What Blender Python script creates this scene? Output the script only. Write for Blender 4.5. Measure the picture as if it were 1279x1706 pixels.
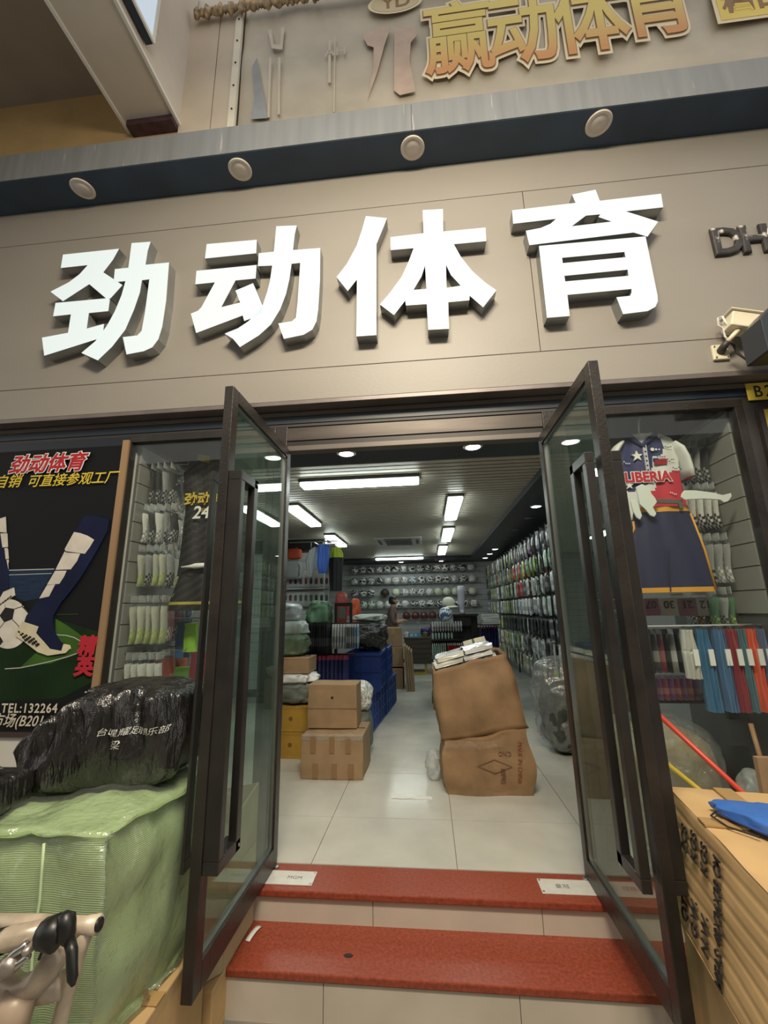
import bpy, bmesh, math, random
WRAPS = []
from mathutils import Vector, Matrix, noise as mnoise
S = bpy.context.scene
COL = S.collection
for o in list(bpy.data.objects): bpy.data.objects.remove(o)
rnd = random.Random(7)
# ------------------------------------------------------------------ camera
F, PITCH, ROLL, YAW = 704.38, .227785, -.018675, -.0956237
CAM = Vector((0, -2.65, 1.36))
def basis():
    cy, sy, cp, sp = math.cos(YAW), math.sin(YAW), math.cos(PITCH), math.sin(PITCH)
    f = Vector((sy*cp, cy*cp, sp)); rt = Vector((cy, -sy, 0)); up = rt.cross(f)
    c, s = math.cos(ROLL), math.sin(ROLL)
    return c*rt + s*up, -s*rt + c*up, f
RT, UP, FW = basis()
cd = bpy.data.cameras.new('camera'); cam = bpy.data.objects.new('camera', cd); COL.objects.link(cam)
cd.sensor_fit = 'HORIZONTAL'; cd.sensor_width = 36; cd.lens = 36*F/1279
cd.clip_start = .02
m = Matrix.Identity(4)
for i in range(3): m[i][0], m[i][1], m[i][2], m[i][3] = RT[i], UP[i], -FW[i], CAM[i]
cam.matrix_world = m
S.camera = cam
def at(px, py, **k):
    """photo pixel -> point on the plane x=, y= or z= constant"""
    d = RT*((px-639.5)/F) - UP*((py-853)/F) + FW
    (a, v), = k.items(); i = 'xyz'.index(a)
    return CAM + d*((v-CAM[i])/d[i])
# ------------------------------------------------------------------ world and exposure
W = bpy.data.worlds.new('sky'); S.world = W; W.use_nodes = True
wn = W.node_tree.nodes; bg = wn['Background']
bg.inputs[0].default_value = (1.0, .965, .90, 1); bg.inputs[1].default_value = .92
S.view_settings.view_transform = 'Standard'; S.view_settings.look = 'None'
S.view_settings.gamma = 1; S.view_settings.exposure = 0; S.view_settings.use_curve_mapping = False
S.cycles.max_bounces = 8; S.cycles.transparent_max_bounces = 16
S.cycles.sample_clamp_indirect = 4
# unseen lamp added above and behind the camera to warm the goods outside
ld = bpy.data.lights.new('added_alley_lamp', 'AREA'); ld.shape = 'RECTANGLE'; ld.size = 1.6; ld.size_y = .5
ld.energy = 235; ld.color = (1, .87, .66)
lo = bpy.data.objects.new('added_alley_lamp', ld); COL.objects.link(lo)
lo.location = (.1, -2.9, 4.7); lo.rotation_euler = (Vector((0, -.4, -.5)) - lo.location).to_track_quat('-Z', 'Y').to_euler()
# ------------------------------------------------------------------ materials
MATS = {}
def mat(name, col=(.5, .5, .5), rough=.5, metal=0, var=0, vs=4, bump=0, bs=40, spec=.5, emit=None, es=1,
        coat=0, stretch=None, weave=0, spots=None, alpha=1, bdist=.02):
    if name in MATS: return MATS[name]
    m = bpy.data.materials.new(name); m.use_nodes = True; nt = m.node_tree; n = nt.nodes; L = nt.links
    b = n['Principled BSDF']
    b.inputs['Base Color'].default_value = (*col, 1); b.inputs['Roughness'].default_value = rough
    b.inputs['Metallic'].default_value = metal; b.inputs['Specular IOR Level'].default_value = spec
    b.inputs['Coat Weight'].default_value = coat; b.inputs['Alpha'].default_value = alpha
    b.inputs['Coat Roughness'].default_value = .12
    if emit: b.inputs['Emission Color'].default_value = (*emit, 1); b.inputs['Emission Strength'].default_value = es
    if var or bump or weave or spots:
        tc = n.new('ShaderNodeTexCoord'); src = tc.outputs['Object']
        if stretch:
            mp = n.new('ShaderNodeMapping'); mp.inputs['Scale'].default_value = stretch; L.new(src, mp.inputs[0]); src = mp.outputs[0]
    if var:
        t = n.new('ShaderNodeTexNoise'); t.inputs['Scale'].default_value = vs; t.inputs['Detail'].default_value = 6
        L.new(src, t.inputs['Vector'])
        r = n.new('ShaderNodeValToRGB'); e = r.color_ramp.elements
        e[0].position = .3; e[1].position = .7
        e[0].color = (*[max(0, c*(1-var)) for c in col], 1); e[1].color = (*[min(1, c*(1+var)) for c in col], 1)
        L.new(t.outputs[0], r.inputs[0]); cout = r.outputs[0]
        if spots:
            t2 = n.new('ShaderNodeTexNoise'); t2.inputs['Scale'].default_value = spots[1]; t2.inputs['Detail'].default_value = 8
            L.new(src, t2.inputs['Vector'])
            r2 = n.new('ShaderNodeValToRGB'); r2.color_ramp.elements[0].position = spots[2]; r2.color_ramp.elements[1].position = spots[2]+.06
            L.new(t2.outputs[0], r2.inputs[0])
            mx = n.new('ShaderNodeMix'); mx.data_type = 'RGBA'; L.new(r2.outputs[0], mx.inputs[0])
            L.new(cout, mx.inputs[6]); mx.inputs[7].default_value = (*spots[0], 1); cout = mx.outputs[2]
        L.new(cout, b.inputs['Base Color'])
    if bump:
        t = n.new('ShaderNodeTexNoise'); t.inputs['Scale'].default_value = bs; t.inputs['Detail'].default_value = 5
        L.new(src, t.inputs['Vector'])
        bp = n.new('ShaderNodeBump'); bp.inputs['Strength'].default_value = bump; bp.inputs['Distance'].default_value = bdist
        L.new(t.outputs[0], bp.inputs['Height']); L.new(bp.outputs[0], b.inputs['Normal'])
    if weave:
        w1 = n.new('ShaderNodeTexWave'); w1.inputs['Scale'].default_value = weave; w1.bands_direction = 'Z'; w1.inputs['Distortion'].default_value = 1
        L.new(src, w1.inputs['Vector'])
        bp = n.new('ShaderNodeBump'); bp.inputs['Strength'].default_value = .35; bp.inputs['Distance'].default_value = .004
        L.new(w1.outputs[0], bp.inputs['Height'])
        if bump: L.new(n['Bump'].outputs[0], bp.inputs['Normal'])
        L.new(bp.outputs[0], b.inputs['Normal'])
    MATS[name] = m; return m
def glassmat(name, tint, refl=.06, rough=.0, haze=0, hcol=(.6, .7, .66)):
    """thin pane: tinted transmission with a fresnel mirror and a painted streaky haze"""
    m = bpy.data.materials.new(name); m.use_nodes = True; nt = m.node_tree; n = nt.nodes; L = nt.links; n.clear()
    out = n.new('ShaderNodeOutputMaterial'); tr = n.new('ShaderNodeBsdfTransparent'); gl = n.new('ShaderNodeBsdfGlossy')
    tr.inputs[0].default_value = (*tint, 1); gl.inputs['Roughness'].default_value = rough
    lw = n.new('ShaderNodeLayerWeight'); lw.inputs[0].default_value = .5      # Schlick, the same from both sides of the pane
    pw = n.new('ShaderNodeMath'); pw.operation = 'POWER'; pw.inputs[1].default_value = 5; L.new(lw.outputs['Facing'], pw.inputs[0])
    ma = n.new('ShaderNodeMath'); ma.operation = 'MULTIPLY_ADD'; ma.inputs[1].default_value = .9; ma.inputs[2].default_value = refl; ma.use_clamp = True
    L.new(pw.outputs[0], ma.inputs[0])
    mx = n.new('ShaderNodeMixShader'); L.new(ma.outputs[0], mx.inputs[0]); L.new(tr.outputs[0], mx.inputs[1]); L.new(gl.outputs[0], mx.inputs[2])
    last = mx
    if haze:
        tc = n.new('ShaderNodeTexCoord'); mp = n.new('ShaderNodeMapping'); mp.inputs['Scale'].default_value = (6, 6, .5); L.new(tc.outputs['Object'], mp.inputs[0])
        t = n.new('ShaderNodeTexNoise'); t.inputs['Scale'].default_value = 3; t.inputs['Detail'].default_value = 5; L.new(mp.outputs[0], t.inputs['Vector'])
        mr = n.new('ShaderNodeMapRange'); mr.inputs[1].default_value = .3; mr.inputs[2].default_value = .75; mr.inputs[3].default_value = haze*.4; mr.inputs[4].default_value = haze*1.6
        L.new(t.outputs[0], mr.inputs[0])
        df = n.new('ShaderNodeBsdfDiffuse'); df.inputs[0].default_value = (*hcol, 1)
        m2 = n.new('ShaderNodeMixShader'); L.new(mr.outputs[0], m2.inputs[0]); L.new(mx.outputs[0], m2.inputs[1]); L.new(df.outputs[0], m2.inputs[2]); last = m2
    L.new(last.outputs[0], out.inputs[0]); MATS[name] = m; return m
def wrapmat(name, tint=(.92, .94, .94), milky=.12, rough=.18, bump=.6, bs=25, blend=.3):
    """crinkled clear plastic film"""
    m = bpy.data.materials.new(name); m.use_nodes = True; nt = m.node_tree; n = nt.nodes; L = nt.links; n.clear()
    out = n.new('ShaderNodeOutputMaterial'); tr = n.new('ShaderNodeBsdfTransparent'); tr.inputs[0].default_value = (*tint, 1)
    gl = n.new('ShaderNodeBsdfGlossy'); gl.inputs['Roughness'].default_value = rough
    df = n.new('ShaderNodeBsdfDiffuse'); df.inputs[0].default_value = (.8, .82, .82, 1)
    tc = n.new('ShaderNodeTexCoord'); t = n.new('ShaderNodeTexNoise'); t.inputs['Scale'].default_value = bs; t.inputs['Detail'].default_value = 5
    L.new(tc.outputs['Object'], t.inputs['Vector'])
    bp = n.new('ShaderNodeBump'); bp.inputs['Strength'].default_value = bump; bp.inputs['Distance'].default_value = .03
    L.new(t.outputs[0], bp.inputs['Height']); L.new(bp.outputs[0], gl.inputs['Normal'])
    lw = n.new('ShaderNodeLayerWeight'); lw.inputs[0].default_value = .5; L.new(bp.outputs[0], lw.inputs['Normal'])
    pw = n.new('ShaderNodeMath'); pw.operation = 'POWER'; pw.inputs[1].default_value = 4; L.new(lw.outputs['Facing'], pw.inputs[0])
    ma = n.new('ShaderNodeMath'); ma.operation = 'MULTIPLY_ADD'; ma.inputs[1].default_value = .55; ma.inputs[2].default_value = blend*.4; L.new(pw.outputs[0], ma.inputs[0])
    mx = n.new('ShaderNodeMixShader'); L.new(ma.outputs[0], mx.inputs[0]); L.new(tr.outputs[0], mx.inputs[1]); L.new(gl.outputs[0], mx.inputs[2])
    m2 = n.new('ShaderNodeMixShader'); m2.inputs[0].default_value = milky; L.new(mx.outputs[0], m2.inputs[1]); L.new(df.outputs[0], m2.inputs[2])
    L.new(m2.outputs[0], out.inputs[0]); MATS[name] = m; return m
def emis(name, col, s): return mat(name, (.9, .9, .9), .4, emit=col, es=s)
def plain(col, rough=.6, **k):
    return mat('c_%02x%02x%02x_%d' % (*[int(max(0, min(1, c))*255) for c in col], int(rough*100)), col, rough, **k)

# ------------------------------------------------------------------ geometry helpers
class G:
    def __init__(s): s.v = []; s.f = []; s.m = []
    def add(s, vs, fs, mi=0):
        k = len(s.v); s.v += [tuple(v) for v in vs]; s.f += [tuple(i+k for i in f) for f in fs]; s.m += [mi]*len(fs); return s
    def box(s, x0, x1, y0, y1, z0, z1, mi=0):
        return s.add([(x0, y0, z0), (x1, y0, z0), (x1, y1, z0), (x0, y1, z0), (x0, y0, z1), (x1, y0, z1), (x1, y1, z1), (x0, y1, z1)],
                     [(0, 3, 2, 1), (4, 5, 6, 7), (0, 1, 5, 4), (1, 2, 6, 5), (2, 3, 7, 6), (3, 0, 4, 7)], mi)
    def hexa(s, p, mi=0):   # 8 points, bottom ring then top ring
        return s.add(p, [(0, 3, 2, 1), (4, 5, 6, 7), (0, 1, 5, 4), (1, 2, 6, 5), (2, 3, 7, 6), (3, 0, 4, 7)], mi)
    def tube(s, path, r, n=8, mi=0, cap=True, flat=1.0):
        path = [Vector(p) for p in path]; rs = r if isinstance(r, (list, tuple)) else [r]*len(path)
        k = len(s.v); up = Vector((0, 0, 1)); last = None
        for i, p in enumerate(path):
            t = (path[min(i+1, len(path)-1)] - path[max(i-1, 0)]).normalized()
            a = last if last else (up if abs(t.z) < .9 else Vector((1, 0, 0)))
            a = (a - t*a.dot(t)).normalized(); b = t.cross(a); last = a
            for j in range(n):
                an = 2*math.pi*j/n; q = p + a*(rs[i]*math.cos(an)*flat) + b*(rs[i]*math.sin(an)); s.v.append(tuple(q))
        for i in range(len(path)-1):
            for j in range(n):
                s.f.append((k+i*n+j, k+i*n+(j+1) % n, k+(i+1)*n+(j+1) % n, k+(i+1)*n+j)); s.m.append(mi)
        if cap:
            s.f.append(tuple(k+j for j in reversed(range(n)))); s.m.append(mi)
            e = k+(len(path)-1)*n; s.f.append(tuple(e+j for j in range(n))); s.m.append(mi)
        return s
    def lathe(s, prof, n=24, c=(0, 0, 0), mi=0, axis='z', cap=True):
        k = len(s.v)
        for r, h in prof:
            for j in range(n):
                a = 2*math.pi*j/n; x, y = r*math.cos(a), r*math.sin(a)
                q = {'z': (x, y, h), 'y': (x, h, -y), 'x': (h, x, y)}[axis]
                s.v.append((c[0]+q[0], c[1]+q[1], c[2]+q[2]))
        for i in range(len(prof)-1):
            for j in range(n):
                s.f.append((k+i*n+j, k+i*n+(j+1) % n, k+(i+1)*n+(j+1) % n, k+(i+1)*n+j)); s.m.append(mi)
        if not cap: return s
        s.f.append(tuple(k+j for j in reversed(range(n)))); s.m.append(mi)
        e = k+(len(prof)-1)*n; s.f.append(tuple(e+j for j in range(n))); s.m.append(mi)
        return s
    def prism(s, poly, y0, y1, mi=0, fn=None):   # poly in x,z ; extruded in y
        n = len(poly); fn = fn or (lambda x, y, z: (x, y, z))
        vs = [fn(x, y0, z) for x, z in poly] + [fn(x, y1, z) for x, z in poly]
        fs = [tuple(range(n)), tuple(reversed(range(n, 2*n)))] + [(i, n+i, n+(i+1) % n, (i+1) % n) for i in range(n)]
        return s.add(vs, fs, mi)
    def grid(s, nu, nv, fn, mi=0, thick=None, wrap=False):
        k = len(s.v)
        for i in range(nu+1):
            for j in range(nv+1): s.v.append(tuple(fn(i/nu, j/nv)))
        for i in range(nu):
            for j in range(nv):
                a = k+i*(nv+1)+j; s.f.append((a, a+nv+1, a+nv+2, a+1)); s.m.append(mi)
        return s
    def xf(s, fn): s.v = [tuple(fn(Vector(v))) for v in s.v]; return s
def mesh(g, mats, smooth=False, name='mesh'):
    me = bpy.data.meshes.new(name); me.from_pydata(g.v, [], g.f)
    for q in (mats if isinstance(mats, (list, tuple)) else [mats]): me.materials.append(q)
    me.polygons.foreach_set('material_index', g.m)
    if smooth: me.polygons.foreach_set('use_smooth', [True]*len(g.f))
    bm = bmesh.new(); bm.from_mesh(me); bmesh.ops.recalc_face_normals(bm, faces=bm.faces); bm.to_mesh(me); bm.free()
    return me
def link(name, me, parent=None, loc=None, rot=None):
    o = bpy.data.objects.new(name, me); COL.objects.link(o)
    if parent: o.parent = parent
    if loc: o.location = loc
    if rot: o.rotation_euler = rot
    return o
def obj(name, g, mats, parent=None, smooth=False, bevel=0, loc=None, rot=None, solid=0, sub=0, seg=2):
    o = link(name, mesh(g, mats, smooth, name), parent, loc, rot)
    if solid: md = o.modifiers.new('solid', 'SOLIDIFY'); md.thickness = solid; md.offset = 0
    if bevel: md = o.modifiers.new('bevel', 'BEVEL'); md.width = bevel; md.segments = seg; md.limit_method = 'ANGLE'
    if sub: md = o.modifiers.new('sub', 'SUBSURF'); md.levels = sub; md.render_levels = sub
    return o
def tag(o, label, cat=None, group=None):
    o['label'] = label
    if cat: o['category'] = cat
    if group: o['group'] = group
    return o
def struct(name, g, mats, **k):
    o = obj(name, g, mats, **k); o['kind'] = 'structure'; return o
def thing(name, label, cat, loc=(0, 0, 0), rz=0, group=None):
    o = bpy.data.objects.new(name, None); COL.objects.link(o); o.location = loc; o.rotation_euler = (0, 0, rz)
    o.empty_display_size = .1
    return tag(o, label, cat, group)
def dup(root, loc=None, rot=None, label=None):
    r = root.copy(); COL.objects.link(r)
    if loc: r.location = loc
    if rot: r.rotation_euler = rot
    if label: r['label'] = label
    for ch in list(root.children):
        c = ch.copy(); COL.objects.link(c); c.parent = r
        for g in ch.children:
            d = g.copy(); COL.objects.link(d); d.parent = c
    return r
TEXTS = []
def text(s, name, size, mt, parent=None, loc=(0, 0, 0), rot=(math.pi/2, 0, 0), ext=.002, off=0, shear=0, ax='LEFT', sx=1, space=1, fat=0):
    cu = bpy.data.curves.new(name, 'FONT'); cu.body = s; cu.size = size; cu.extrude = ext; cu.offset = off; cu.shear = shear
    cu.align_x = ax; cu.bevel_depth = fat; cu.bevel_resolution = 1; cu.space_character = space; cu.resolution_u = 3
    cu.materials.append(mt)
    o = bpy.data.objects.new(name, cu); COL.objects.link(o); o.parent = parent; o.location = loc; o.rotation_euler = rot; o.scale = (sx, 1, 1)
    TEXTS.append(o); return o
def polytext(splines, name, mt, parent, y, ext):   # filled 2D outline with holes, in x,z; front at y, back at y+2*ext
    cu = bpy.data.curves.new(name, 'CURVE'); cu.dimensions = '2D'; cu.fill_mode = 'BOTH'; cu.extrude = ext
    for poly in splines:
        sp = cu.splines.new('POLY'); sp.points.add(len(poly)-1); sp.use_cyclic_u = True
        for p, (x, z) in zip(sp.points, poly): p.co = (x, z, 0, 1)
    for q in (mt if isinstance(mt, list) else [mt]): cu.materials.append(q)
    o = bpy.data.objects.new(name, cu); COL.objects.link(o); o.parent = parent; o.location = (0, y+ext, 0); o.rotation_euler = (math.pi/2, 0, 0)
    TEXTS.append(o); return o
def finish_texts():
    bpy.context.view_layer.update(); dg = bpy.context.evaluated_depsgraph_get()
    for o in TEXTS:
        me = bpy.data.meshes.new_from_object(o.evaluated_get(dg)); n = o.name
        two = len(o.data.materials) > 1
        if two:
            me.materials.clear()
            for q in o.data.materials: me.materials.append(q)
            for p in me.polygons: p.material_index = 0 if p.normal.z > .9 else 1
        me.polygons.foreach_set('use_smooth', [False]*len(me.polygons))
        r = bpy.data.objects.new('tmp', me); COL.objects.link(r)
        r.parent = o.parent; r.location = o.location; r.rotation_euler = o.rotation_euler; r.scale = o.scale
        for k in o.keys():
            if k in ('label', 'kind', 'category', 'group'): r[k] = o[k]
        cu = o.data; bpy.data.objects.remove(o); bpy.data.curves.remove(cu); r.name = n
def nz(p, s=1.0): return mnoise.noise(Vector(p)*s)
def blob(size, ex=(.6, .6), amp=.05, fr=3, nu=48, nv=24, seed=0, wr=0, wn=14, flatbase=True, fn=None, fold=0, ff=3):
    """lumpy pillow / sack: superellipsoid with noise; base at z=0"""
    g = G(); sx, sy, sz = size
    def sp(c, e): return math.copysign(abs(c)**e, c)
    rows = []
    for i in range(nv+1):
        la = -math.pi/2 + math.pi*i/nv
        for j in range(nu):
            lo_ = 2*math.pi*j/nu
            x = sp(math.cos(la), ex[0])*sp(math.cos(lo_), ex[1]); y = sp(math.cos(la), ex[0])*sp(math.sin(lo_), ex[1]); z = sp(math.sin(la), ex[0])
            p = Vector((x*sx/2, y*sy/2, z*sz/2)); q = p + Vector((seed*7.3, seed*3.1, 0))
            d = 1 + amp*2*nz(q, fr) + amp*nz(q, fr*2.7)
            if fold: d += fold*(.5-abs(nz(q+Vector((3, 1, 5)), ff))*2.2) + fold*.5*(.5-abs(nz(q+Vector((1, 7, 2)), ff*2.3))*2.2)
            if wr: d += wr*math.sin(lo_*wn + 3*nz(q, 4))*(.3+.7*math.cos(la))
            p = Vector((p.x*d, p.y*d, p.z*(1+amp*nz(q, fr))))
            p.z += sz/2
            if flatbase and p.z < 0.0: p.z = 0
            g.v.append(tuple(fn(p) if fn else p))
    for i in range(nv):
        for j in range(nu):
            g.f.append((i*nu+j, i*nu+(j+1) % nu, (i+1)*nu+(j+1) % nu, (i+1)*nu+j)); g.m.append(0)
    return g
def rbox(sx, sy, sz, n=8, amp=.01, fr=4, seed=0, bulge=0, fn=None):
    """slightly dented box, base centred on the origin"""
    g = G()
    def face(o, u, v):
        o, u, v = Vector(o), Vector(u), Vector(v)
        def f(a, b):
            p = o + u*a + v*b
            k = Vector((p.x/sx*2, p.y/sy*2, (p.z-sz/2)/sz*2))
            w = Vector((nz(p+Vector((seed, 0, 0)), fr), nz(p+Vector((seed, 9, 0)), fr), nz(p+Vector((seed, 0, 9)), fr)))*amp
            bl = bulge*(1-k.x**2 if abs(k.x) < .999 else 1)*(1-k.y**2 if abs(k.y) < .999 else 1)*(1-k.z**2 if abs(k.z) < .999 else 1)
            if abs(k.x) > .999: w.x += math.copysign(bl, k.x)
            elif abs(k.y) > .999: w.y += math.copysign(bl, k.y)
            elif abs(k.z) > .999: w.z += math.copysign(bl, k.z)*.6
            q = p + w
            if p.z < 1e-6: q.z = 0
            return fn(q) if fn else q
        g.grid(n, n, f)
    a, b = sx/2, sy/2
    face((-a, -b, 0), (sx, 0, 0), (0, 0, sz)); face((a, -b, 0), (0, sy, 0), (0, 0, sz)); face((a, b, 0), (-sx, 0, 0), (0, 0, sz))
    face((-a, b, 0), (0, -sy, 0), (0, 0, sz)); face((-a, -b, sz), (sx, 0, 0), (0, sy, 0)); face((-a, b, 0), (sx, 0, 0), (0, -sy, 0))
    return g
def weld(o, d=.0015):
    bm = bmesh.new(); bm.from_mesh(o.data); bmesh.ops.remove_doubles(bm, verts=bm.verts, dist=d)
    bmesh.ops.recalc_face_normals(bm, faces=bm.faces); bm.to_mesh(o.data); bm.free(); return o
PI = math.pi
# ------------------------------------------------------------------ shared materials
BLK = mat('black_metal', (.018, .016, .015), .38, spec=.5, var=.3, vs=8)
FRAME = mat('dark_bronze_frame', (.024, .020, .018), .36, .1, var=.35, vs=6, bump=.1, bs=60)
NAVY = mat('navy_canopy', (.030, .055, .095), .42, var=.25, vs=3)
PANEL = mat('taupe_panel', (.262, .243, .217), .48, var=.06, vs=2, bump=.05, bs=120, stretch=(.4, 1, 1))
CARD = mat('cardboard', (.50, .33, .155), .75, var=.12, vs=5, bump=.12, bs=30, bdist=.006)
CARD2 = mat('brown_cardboard', (.29, .19, .105), .7, var=.15, vs=6, bump=.15, bs=20, bdist=.01)
CARD3 = mat('orange_cardboard', (.245, .148, .075), .72, var=.25, vs=5, bump=.35, bs=16, bdist=.012)
TAPE = mat('packing_tape', (.40, .25, .10), .3, coat=.2)
TILE = mat('floor_tile', (.52, .51, .46), .16, var=.1, vs=3, bump=.02, bs=30)
TILEB = mat('riser_tile', (.56, .50, .42), .35, var=.1, vs=3)
GROUT = mat('grout', (.22, .2, .18), .9)
RED = mat('red_granite', (.26, .052, .026), .36, var=.28, vs=70)
WHITE = mat('white_paint', (.75, .75, .73), .5)
LED = emis('tube_light', (.88, 1, .93), 15)
DLED = emis('downlight_glow', (1, .97, .9), 14)
GLASS_D = glassmat('green_door_glass', (.86, .94, .90), .04, 0, .05, (.36, .52, .44))  # green haze mixed into the pane for the tint of its reflections
GLASS_W = glassmat('window_glass', (.96, .98, .97), .03, 0, .006, (.7, .72, .7))
WRAP = wrapmat('clear_film')
STEEL = mat('steel', (.55, .55, .54), .28, 1)
INK = mat('black_ink', (.02, .018, .016), .8)
# ================================================================== large structure
GZ = -.33     # alley ground
# shop floor with tiles
fl = struct('floor', G().box(-3.2, 2.2, -.02, 9.1, -.06, -.012), GROUT)
ys = [.012, .557] + [.557+.8*i for i in range(1, 12)]
for r in range(len(ys)-1):
    for c in range(-4, 4):
        x0 = -.696+.8*c; x1 = x0+.8
        x0, x1 = max(x0, -3.2), min(x1, 2.2)
        if x1-x0 < .05: continue
        y1 = min(ys[r+1], 9.1)
        obj('tile', G().box(x0+.0018, x1-.0018, ys[r]+.0018, y1-.0018, -.02, 0), TILE, fl)
struct('ground', G().box(-14, 14, -16, -.02, GZ-.1, GZ), mat('alley_concrete', (.22, .21, .19), .8, var=.25, vs=2, bump=.2, bs=30))
# steps : red granite sill + tread, tiled risers
st = struct('entrance_steps', G().box(-.935, 1.3, -.19, .0, GZ, -.035).box(-.935, 1.3, -.475, -.19, GZ, -.175), GROUT)
obj('tread', G().box(-.935, 1.3, -.222, .010, -.032, .0), RED, st, bevel=.006)
obj('tread', G().box(-.935, 1.3, -.497, -.196, -.176, -.144), RED, st, bevel=.006)
def risers(xs, y0, z0, z1):
    for a, b in zip(xs, xs[1:]): obj('tile', G().box(a+.0015, b-.0015, y0, y0+.012, z0, z1), TILEB, st)
risers([-.935, at(621, 1512, y=-.2).x, at(903, 1525, y=-.2).x, 1.3], -.202, -.144, -.033)
risers([-.935, at(539, 1665, y=-.48).x, at(867, 1690, y=-.48).x, 1.3], -.487, GZ, -.177)
struct('wall_opposite', G().box(-14, 14, -9.6, -9.2, GZ, 6.0), mat('opposite_wall', (.16, .145, .125), .7, var=.3, vs=1.5))
# shop shell
SLAT = mat('slatwall_grey', (.42, .43, .43), .5, var=.05, vs=2)
struct('wall_right', G().box(1.98, 2.14, .06, 9.2, 0, 2.9), mat('shop_wall', (.3, .31, .31), .6))
struct('wall_left', G().box(-3.25, -3.2, .06, 9.2, 0, 2.9), MATS['shop_wall'])
bw = struct('wall_back', G().box(-3.25, 2.14, 9.06, 9.2, 0, 2.9), mat('dark_slat_gap', (.08, .08, .08), .7))
for i in range(17):
    obj('slat', G().box(-3.2, 1.98, 9.035, 9.062, .1+.148*i, .1+.148*i+.14), SLAT, bw)
# ceilings
CEIL = mat('ceiling_strip', (.47, .43, .36), .42, .05, var=.05, vs=3)
cl = struct('ceiling', G().box(-3.25, 2.14, .02, 9.2, 2.72, 2.9), mat('ceiling_void', (.06, .055, .05), .8))
y = .79; sm = mesh(G().box(-3.2, 1.14, 0, .072, 2.665, 2.68).box(-3.2, 1.14, 0, .004, 2.68, 2.72), CEIL)
while y < 8.1:
    link('ceiling_strip', sm, cl, (0, y, 0)); y += .1
SOF = mat('navy_soffit', (.022, .026, .036), .42, var=.15, vs=2)
struct('trim_1', G().box(-3.2, 1.98, .06, .79, 2.60, 2.72), SOF)
struct('trim_2', G().box(1.14, 1.98, .79, 9.05, 2.60, 2.72), SOF)
struct('trim_3', G().box(-3.2, 1.14, 8.1, 9.05, 2.60, 2.72), SOF)
# facade : sign fascia built of taupe boards
YP = -.12; XL, XR = -6.0, 5.0
fa = struct('wall_front', G().box(XL, XR, -.10, .0, 2.742, 4.60), mat('fascia_core', (.06, .055, .05), .8))
zs0, zs1, zs2 = 2.742, 2.976, 4.27
xs = at(893, 520, y=YP).x
for n_, x0, x1, z0, z1 in (('panel', XL, xs, zs1, zs2), ('panel', xs, XR, zs1, zs2), ('panel', XL, XR, zs0, zs1), ('panel', XL, XR, zs2, 4.60)):
    obj(n_, G().box(x0+.002, x1-.002, YP, -.098, z0+.002, z1-.002), PANEL, fa, bevel=.002)
obj('trim', G().box(XL, XR, YP-.004, -.02, 2.712, 2.742), mat('fascia_edge', (.17, .145, .14), .4, .3, var=.2, vs=5), fa, bevel=.003)
# lintel and transom above doors and windows
li = struct('trim_4', G().box(XL, XR, -.02, .12, 2.60, 2.742), mat('dark_lintel', (.03, .028, .027), .5))
obj('light_band', G().box(XL, XR, -.03, -.018, 2.676, 2.705), mat('band_taupe', (.19, .165, .145), .4, .3, var=.1), li)
obj('blue_band', G().box(XL, XR, -.026, -.018, 2.622, 2.674), mat('band_blue', (.012, .02, .033), .4), li)
TR = mat('transom_metal', (.085, .072, .064), .36, .45, var=.3, vs=5, stretch=(.3, 1, 3))
tr = struct('trim_5', G().box(-.95, .83, -.012, .07, 2.50, 2.60), TR, bevel=.003)
obj('transom_groove', G().box(-.95, .83, -.004, .06, 2.462, 2.50), BLK, tr)
obj('transom_rail', G().box(-.95, .83, -.016, .06, 2.425, 2.462), mat('rail_light', (.15, .13, .115), .35, .4, var=.1), tr, bevel=.003)
# jambs
struct('trim_6', G().box(-.99, -.905, -.03, .06, 0, 2.60), FRAME, bevel=.004)
struct('trim_7', G().box(.79, .875, -.03, .06, 0, 2.60), FRAME, bevel=.004)
# canopy over the sign
ZC, YC = 4.587, -.376
ca = struct('canopy', G().box(XL, XR, YC, .0, ZC, ZC+.05).box(XL, XR, YC, YC+.03, ZC+.05, 4.80).box(XL, XR, YC, .0, 4.80, 4.838), NAVY)
obj('fascia_sheet', G().box(XL, at(685, 200, y=YC).x, YC-.006, YC-.0005, ZC+.004, 4.84), mat('weathered_sheet', (.19, .20, .21), .45, .1, var=.13, vs=3, stretch=(5, 1, .35), spots=((.34, .33, .31), 7, .66)), ca)
obj('fascia_sheet', G().box(at(685, 200, y=YC).x+.004, XR, YC-.006, YC-.0005, ZC+.004, 4.84), MATS['weathered_sheet'], ca)
for i, (px, py, ch_n) in enumerate(((138, 314, 'jin'), (400, 282, 'dong'), (687, 246, 'ti'), (997, 205, 'yu'))):
    p = at(px, py, z=ZC)
    t = thing('downlight', 'unlit cream downlight under the navy canopy above the sign character %s' % ch_n, 'light', (p.x, p.y, ZC), 0, 'canopy downlights')
    obj('ring', G().lathe([(.062, .004), (.083, .002), (.086, -.006), (.078, -.010), (.062, -.007)], 32, cap=False), mat('cream_ring', (.72, .66, .58), .4), t, True)
    obj('diffuser', G().lathe([(.001, -.0075), (.063, -.0075), (.063, .006), (.001, .006)], 32), mat('frosted_diffuser', (.70, .64, .58), .4), t, True)
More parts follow.
